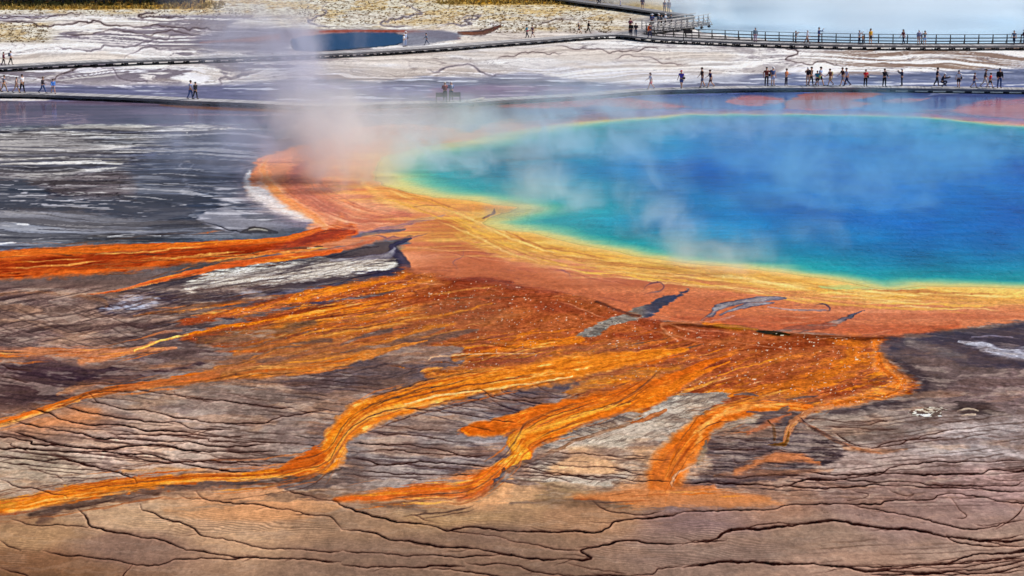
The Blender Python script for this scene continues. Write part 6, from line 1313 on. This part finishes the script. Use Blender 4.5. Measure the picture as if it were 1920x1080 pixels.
# ------------------------------------------------------------ trees, grass, scrub
rt = random.Random(3)
M_BARK = mat('pine_bark', (.12, .095, .08), .95, .05, 0, .3, 4); M_NEEDLE = mat('pine_needles', (.035, .055, .025), .9, .1, 0, .4, 2)
def pine_meshes(seed):
    r = random.Random(seed); H = r.uniform(11, 14); bm = bmesh.new()
    for k in range(6):
        z0, z1 = H * k / 6 - (.3 if k == 0 else 0), H * (k + 1) / 6; r0, r1 = .17 * (1 - k / 6.5) + .02, .17 * (1 - (k + 1) / 6.5) + .02
        c = bmesh.ops.create_cone(bm, cap_ends=False, segments=8, radius1=r0, radius2=r1, depth=z1 - z0); bmesh.ops.translate(bm, verts=c['verts'], vec=(0, 0, (z0 + z1) / 2))
    for k in range(26):
        z = r.uniform(1.2, H * .9); a = r.uniform(0, 6.28); l = (1 - z / H) * 1.6 + .4
        bm_bar(bm, (0, 0, z), (math.cos(a) * l, math.sin(a) * l, z - .1 * l), .035)
    tr = bm_mesh(bm, 'trunk'); V, F = [], []
    for k in range(1500):
        z = H * (1 - r.random() ** 1.3 * .84); rad = ((1 - z / H) * 2.0 + .25) * r.uniform(.15, 1); a = r.uniform(0, 6.28)
        c = Vector((math.cos(a) * rad, math.sin(a) * rad, z - rad * .25)); s = r.uniform(.12, .3)
        u_ = Vector((math.cos(a), math.sin(a), -.35)) * s * 1.6; v_ = Vector((-math.sin(a), math.cos(a), r.uniform(-.5, .5))) * s * .5
        i = len(V); V += [c - u_, c + v_, c + u_, c - v_]; F.append((i, i + 1, i + 2, i + 3))
    cr = bpy.data.meshes.new('crown'); cr.from_pydata([tuple(v) for v in V], [], F); cr.update()
    return tr, cr
kinds = [pine_meshes(s) for s in range(4)]
tags = ['slim dark pine trunk rising from the dry grass at the forest edge', 'row']
tp = []
xs = -150
while xs < 385:
    tp.append((xs, rt.uniform(4.5, 7.5) + (3 if xs < 60 else 0) * 0)); xs += rt.uniform(9, 20)
for k, (x, y) in enumerate(tp):
    gx_, gy_ = cam_ground(x, y, 0)
    root = thing('pine_tree', 'dark pine trunk standing in the row along the dry grass at the forest edge', 'tree', (gx_, gy_, 0), rt.uniform(0, 6.28), 'pines along the forest edge')
    tr, cr = kinds[k % 4]; s = rt.uniform(.85, 1.15); root.scale = (s, s, s)
    link('trunk', tr, M_BARK, root); link('crown', cr, M_NEEDLE, root)
for x, y in [(-120, 2), (-60, 3), (-20, 2), (30, 3), (75, 2.4), (120, 3), (165, 2.2), (210, 3), (250, 2), (290, 3), (330, 2.2), (150, 4), (60, 4), (270, 4), (350, 3.5)]:      # low firs that close the forest edge
    gx_, gy_ = cam_ground(x, y, 0); bm = bmesh.new(); r = random.Random(int(x + 500)); V, F = [], []
    root = thing('young_fir', 'low bushy young fir filling the shade between the pine trunks', 'tree', (gx_, gy_, 0), 0, 'young firs under the pines')
    bm_bar(bm, (0, 0, -.2), (0, 0, 2.2), .08); link('trunk', bm_mesh(bm, 'trunk'), M_BARK, root)
    for k in range(700):
        z = 2.4 * r.random() ** 1.2; rad = (1.6 - z * .55) * r.uniform(.2, 1); a = r.uniform(0, 6.28); c = Vector((math.cos(a) * rad, math.sin(a) * rad, z + .05)); s = r.uniform(.06, .16)
        u_ = Vector((math.cos(a), math.sin(a), -.3)) * s * 1.6; v_ = Vector((-math.sin(a), math.cos(a), r.uniform(-.6, .6))) * s * .6; i = len(V); V += [c - u_, c + v_, c + u_, c - v_]; F.append((i, i + 1, i + 2, i + 3))
    cr = bpy.data.meshes.new('crown'); cr.from_pydata([tuple(v) for v in V], [], F); link('crown', cr, M_NEEDLE, root)
def tufts(name, label, spots, h, m, blades=7, spread=.16):
    r = np.random.RandomState(4); n = len(spots); S = np.asarray(spots)
    k = n * blades; base = np.repeat(S, blades, 0); hh = np.repeat(h * r.uniform(.6, 1.4, n), blades) * r.uniform(.6, 1.1, k)
    a = r.uniform(0, 6.28, k); off = r.uniform(0, spread, k); bx = base[:, 0] + np.cos(a) * off; by = base[:, 1] + np.sin(a) * off
    wd = hh * .16 + .02; dx, dy = -np.sin(a) * wd, np.cos(a) * wd; ln = hh * r.uniform(.1, .6, k)
    co = np.empty((k, 4, 3)); co[:, 0] = np.column_stack([bx - dx, by - dy, np.full(k, -.03)]); co[:, 1] = np.column_stack([bx + dx, by + dy, np.full(k, -.03)])
    co[:, 2] = np.column_stack([bx + np.cos(a) * ln + dx * .3, by + np.sin(a) * ln + dy * .3, hh]); co[:, 3] = np.column_stack([bx + np.cos(a) * ln - dx * .3, by + np.sin(a) * ln - dy * .3, hh])
    me = bpy.data.meshes.new(name); me.vertices.add(4 * k); me.vertices.foreach_set('co', co.astype(np.float32).ravel()); me.loops.add(4 * k); me.loops.foreach_set('vertex_index', np.arange(4 * k, dtype=np.int32)); me.polygons.add(k); me.polygons.foreach_set('loop_start', np.arange(0, 4 * k, 4, dtype=np.int32)); me.update()
    return tag(link(name, me, m), label, kind='stuff')
def scatter(n, fn, seed):
    r = np.random.RandomState(seed); out = []
    for _ in range(n * 6):
        x, y = r.uniform(-180, 2100), r.uniform(-18, 88)
        if r.rand() < fn(x, y): out.append(cam_ground(x, y, 0))
        if len(out) >= n: break
    return out
def f_gold(x, y):
    if x < 420 and 5 < y < 17 + (3 if x < 80 else 0): return .9
    if 820 < x < 1150 and y < 9: return .8
    return 0
def f_scrub(x, y):
    if x < 90 and 44 < y < 80: return .5
    if x < 460 and 16 < y < 32: return .25
    if 560 < x < 1140 and y < 48 - abs(x - 900) * .02: return .3 * (1 if y > 0 else 1)
    if 900 < x < 1150 and 30 < y < 62: return .45
    return 0
M_GOLD = mat('dry_grass', (.42, .30, .09), .9, .1, 0, .3, 3); M_SCRUB = mat('brown_scrub', (.30, .21, .12), .9, .1, 0, .35, 3)
tufts('grass', 'golden dry grass at the forest edge', scatter(5200, f_gold, 1), .34, M_GOLD, 7, .22)
tufts('scrub', 'low brown scrub cushions dotted over the pale flats', scatter(5200, f_scrub, 2), .13, M_SCRUB, 9, .16)
# a broken snag in the grass
gx_, gy_ = cam_ground(357, 14, 0); root = thing('tree_stump', 'dark broken stump standing alone in the dry grass', 'stump', (gx_, gy_, 0))
bm = bmesh.new(); r_ = bmesh.ops.create_cone(bm, cap_ends=True, segments=9, radius1=.16, radius2=.09, depth=.5); bmesh.ops.translate(bm, verts=r_['verts'], vec=(0, 0, .22)); bm_bar(bm, (.03, 0, .4), (.12, 0, .66), .08)
for v in bm.verts: v.co.x += random.uniform(-.02, .02); v.co.y += random.uniform(-.02, .02)
link('stub', bm_mesh(bm, 'stub'), M_DARK, root)

# ------------------------------------------------------------ steam
def steam(name, label, x, y, r, h, lean, dens, rgb, scale, lo, hi, power=1.0, detail=4, step=1.0, bottom=.0, top_fade=.5, stretch=1.0, seed=0., taper=0., z0=.03, kind='stuff', aniso=.0, shape=None, swirl=1.4, dist=.6):
    """a body of drifting steam: centre x,y, half-extents r=(rx,ry), height h, drift of its top lean=(dx,dy)"""
    rx, ry = r
    pad = .0
    X0, X1 = x - rx + min(0, lean[0]), x + rx + max(0, lean[0]); Y0, Y1 = y - ry + min(0, lean[1]), y + ry + max(0, lean[1])
    bm = bmesh.new(); bm_box(bm, ((X0 + X1) / 2 - x, (Y0 + Y1) / 2 - y, h / 2), (X1 - X0, Y1 - Y0, h))
    o = link(name, bm_mesh(bm, name), None, None, (x, y, z0)); tag(o, label, kind=kind)
    m = bpy.data.materials.new(name); m.use_nodes = True; t = m.node_tree; t.nodes.clear(); N = t.nodes; L = t.links
    out = N.new('ShaderNodeOutputMaterial'); pv = N.new('ShaderNodeVolumePrincipled'); L.new(pv.outputs[0], out.inputs['Volume'])
    pv.inputs['Color'].default_value = (*rgb, 1); pv.inputs['Anisotropy'].default_value = aniso
    tc = N.new('ShaderNodeTexCoord')
    def math_(op, a, b=None, c=None, clamp=False):
        n = N.new('ShaderNodeMath'); n.operation = op; n.use_clamp = clamp
        for i, v in enumerate((a, b, c)):
            if v is None: continue
            if isinstance(v, (int, float)): n.inputs[i].default_value = v
            else: L.new(v, n.inputs[i])
        return n.outputs[0]
    sp = N.new('ShaderNodeSeparateXYZ'); L.new(tc.outputs['Object'], sp.inputs[0])
    zf = math_('DIVIDE', sp.outputs[2], h)
    cx = math_('SUBTRACT', sp.outputs[0], math_('MULTIPLY', zf, lean[0])); cy = math_('SUBTRACT', sp.outputs[1], math_('MULTIPLY', zf, lean[1]))
    n0 = N.new('ShaderNodeTexNoise'); n0.inputs['Scale'].default_value = 1.0 / max(r) * 1.1; n0.inputs['Detail'].default_value = 2; mp0 = N.new('ShaderNodeMapping'); L.new(tc.outputs['Object'], mp0.inputs[0]); mp0.inputs['Location'].default_value = (seed * 3, 5, seed); L.new(mp0.outputs[0], n0.inputs[0])
    bx = math_('SUBTRACT', 1, math_('ABSOLUTE', math_('DIVIDE', math_('SUBTRACT', sp.outputs[0], (X0 + X1) / 2 - x), (X1 - X0) / 2))); by = math_('SUBTRACT', 1, math_('ABSOLUTE', math_('DIVIDE', math_('SUBTRACT', sp.outputs[1], (Y0 + Y1) / 2 - y), (Y1 - Y0) / 2)))
    bf = math_('MULTIPLY', math_('MULTIPLY', bx, 5, None, True), math_('MULTIPLY', by, 5, None, True))       # nothing reaches the sides of the domain
    sc0 = N.new('ShaderNodeSeparateColor'); L.new(n0.outputs['Color'], sc0.inputs[0])
    if swirl: cx = math_('ADD', cx, math_('MULTIPLY', math_('SUBTRACT', sc0.outputs[0], .5), rx * swirl)); cy = math_('ADD', cy, math_('MULTIPLY', math_('SUBTRACT', sc0.outputs[1], .5), ry * swirl))
    wid = math_('ADD', 1 - taper, math_('MULTIPLY', zf, taper))      # taper>0: narrower at the foot
    mp = N.new('ShaderNodeMapping'); L.new(tc.outputs['Object'], mp.inputs[0]); mp.inputs['Location'].default_value = (seed, seed * .7, 0); mp.inputs['Scale'].default_value = (1, 1, stretch)
    n1 = N.new('ShaderNodeTexNoise'); n1.inputs['Scale'].default_value = scale; n1.inputs['Detail'].default_value = detail; n1.inputs['Roughness'].default_value = .55; n1.inputs['Distortion'].default_value = dist; L.new(mp.outputs[0], n1.inputs[0])
    ax = math_('DIVIDE', math_('DIVIDE', cx, rx), wid); ay = math_('DIVIDE', math_('DIVIDE', cy, ry), wid)
    rad = math_('SQRT', math_('ADD', math_('MULTIPLY', ax, ax), math_('MULTIPLY', ay, ay))) if shape != 'slab' else math_('MAXIMUM', math_('ABSOLUTE', ax), math_('ABSOLUTE', ay))
    edge = N.new('ShaderNodeMapRange'); edge.interpolation_type = 'SMOOTHSTEP'; L.new(rad, edge.inputs[0]); edge.inputs[1].default_value = 1.0; edge.inputs[2].default_value = .25 if shape != 'slab' else .7; edge.inputs[3].default_value = 0; edge.inputs[4].default_value = 1
    tf = N.new('ShaderNodeMapRange'); tf.interpolation_type = 'SMOOTHSTEP'; L.new(zf, tf.inputs[0]); tf.inputs[1].default_value = 1.0; tf.inputs[2].default_value = top_fade; tf.inputs[3].default_value = 0; tf.inputs[4].default_value = 1
    nr = N.new('ShaderNodeMapRange'); nr.interpolation_type = 'SMOOTHSTEP'; L.new(n1.outputs[0], nr.inputs[0]); nr.inputs[1].default_value = lo; nr.inputs[2].default_value = hi
    dd = math_('MULTIPLY', math_('MULTIPLY', edge.outputs[0], math_('MULTIPLY', tf.outputs[0], bf)), math_('MULTIPLY', nr.outputs[0], dens))
    L.new(dd, pv.inputs['Density']); o.data.materials.append(m)
    m.cycles.volume_step_rate = step
    return o
G = cam_ground
# column over the left bay: a rolling foot tinted as by light bounced off the mats and a greyer, wider drift above it
x, y = G(655, 360); steam('steam', 'bright rolling foot of the steam column over the orange bay', x, y + 4, (6.5, 7), 8, (-3, 3), .42, (.95, .92, .93), .30, .40, .62, stretch=.7, taper=.2, top_fade=.3, seed=3, detail=6)
x, y = G(612, 270); steam('steam', 'tall grey drift of steam crossing both walks', x, y + 3, (9.0, 6), 15, (-10.5, 4), .34, (.80, .81, .93), .22, .42, .64, stretch=.6, taper=.1, top_fade=.3, seed=5, detail=6, swirl=2.2, dist=1.0)
x, y = G(480, 310); steam('steam', 'thin bluish steam trailing over the slate flat', x, y + 1, (11, 12), 5.5, (-3, 2), .17, (.68, .73, .92), .25, .44, .66, top_fade=.2, seed=8, detail=5)  # dark bluish look of shaded steam put into the colour
x, y = G(850, 275); steam('steam', 'soft steam veil over the turquoise end of the spring', x, y + 1, (15, 15), 5, (-2, 2), .17, (.86, .95, .97), .16, .40, .62, top_fade=.15, seed=12, detail=6, dist=1.0)
x, y = G(1500, 320); steam('steam', 'low blue haze lying on the deep water', x, y - 2, (34, 32), 2.4, (-1, 1), .04, (.3, .78, 1.0), .11, .40, .66, top_fade=.1, seed=20, detail=4)
x, y = G(1100, 200); steam('steam', 'pale steam patch where the near walk meets the spring', x, y - 2, (8, 8), 5, (-1, 1), .22, (.86, .92, .98), .25, .40, .64, top_fade=.2, seed=31, detail=5)
for k, (px_, py_, rx_, h_, dn, wh) in enumerate([(1050,400,2.6,4.2,.20,1),(985,412,2.0,2.6,.18,1),(1255,446,2.4,3.0,.18,1),(1230,372,3.0,3.6,.12,.6),(1400,512,3.0,2.4,.13,1),(1600,395,5.5,5.2,.16,.2),(1480,335,4.5,4.6,.10,.2),(1720,345,5,5.5,.13,.1),(1850,320,5.5,5,.12,.1),
        (1130,300,5,5.5,.15,.7),(1000,300,4.5,5,.16,.9),(810,330,4.5,4.8,.2,1),(1290,272,6,4,.14,.7),(1500,258,7,3.2,.14,.5),(1720,256,7,3.2,.14,.5),(1560,470,3,2.6,.09,.5),(740,270,5,5,.2,1)]):
    x, y = G(px_, py_); c_ = (.26 + .62 * wh, .76 + .18 * wh, 1.0)
    steam('steam', 'steam wisp over the spring, ' + ['torn and pale', 'leaning and thin', 'rounded and soft'][k % 3], x, y + rx_ * .6, (rx_ * 1.35, rx_ * 1.5), h_ * 1.15, (-rx_ * .8, .5), dn * (1.45 + .5 * wh), c_, .34, .42, .66, stretch=.95, top_fade=.05, seed=50 + k * 7, detail=4, swirl=2.0, dist=1.2, step=1.5)
steam('steam', 'broad bright blue steam cloud rising behind the railed walk', 53, 296, (32, 38), 8, (-1, 0), .085, (.97, .99, 1.0), .05, .40, .60, top_fade=.6, seed=41, shape='slab', swirl=.3)

x, y = G(1318, 40); steam('steam', 'white steam curling over the end of the pale railings', x, y + 3, (5, 7), 7, (-1, 0), .22, (.985, .995, 1.0), .25, .30, .56, top_fade=.4, seed=77, detail=4)
x, y = G(1215, 8); steam('steam', 'thin white steam drifting over the most distant walk', x, y + 2, (10, 10), 6, (-1, 0), .34, (.95, .97, 1.0), .16, .30, .60, top_fade=.3, seed=83, detail=4)
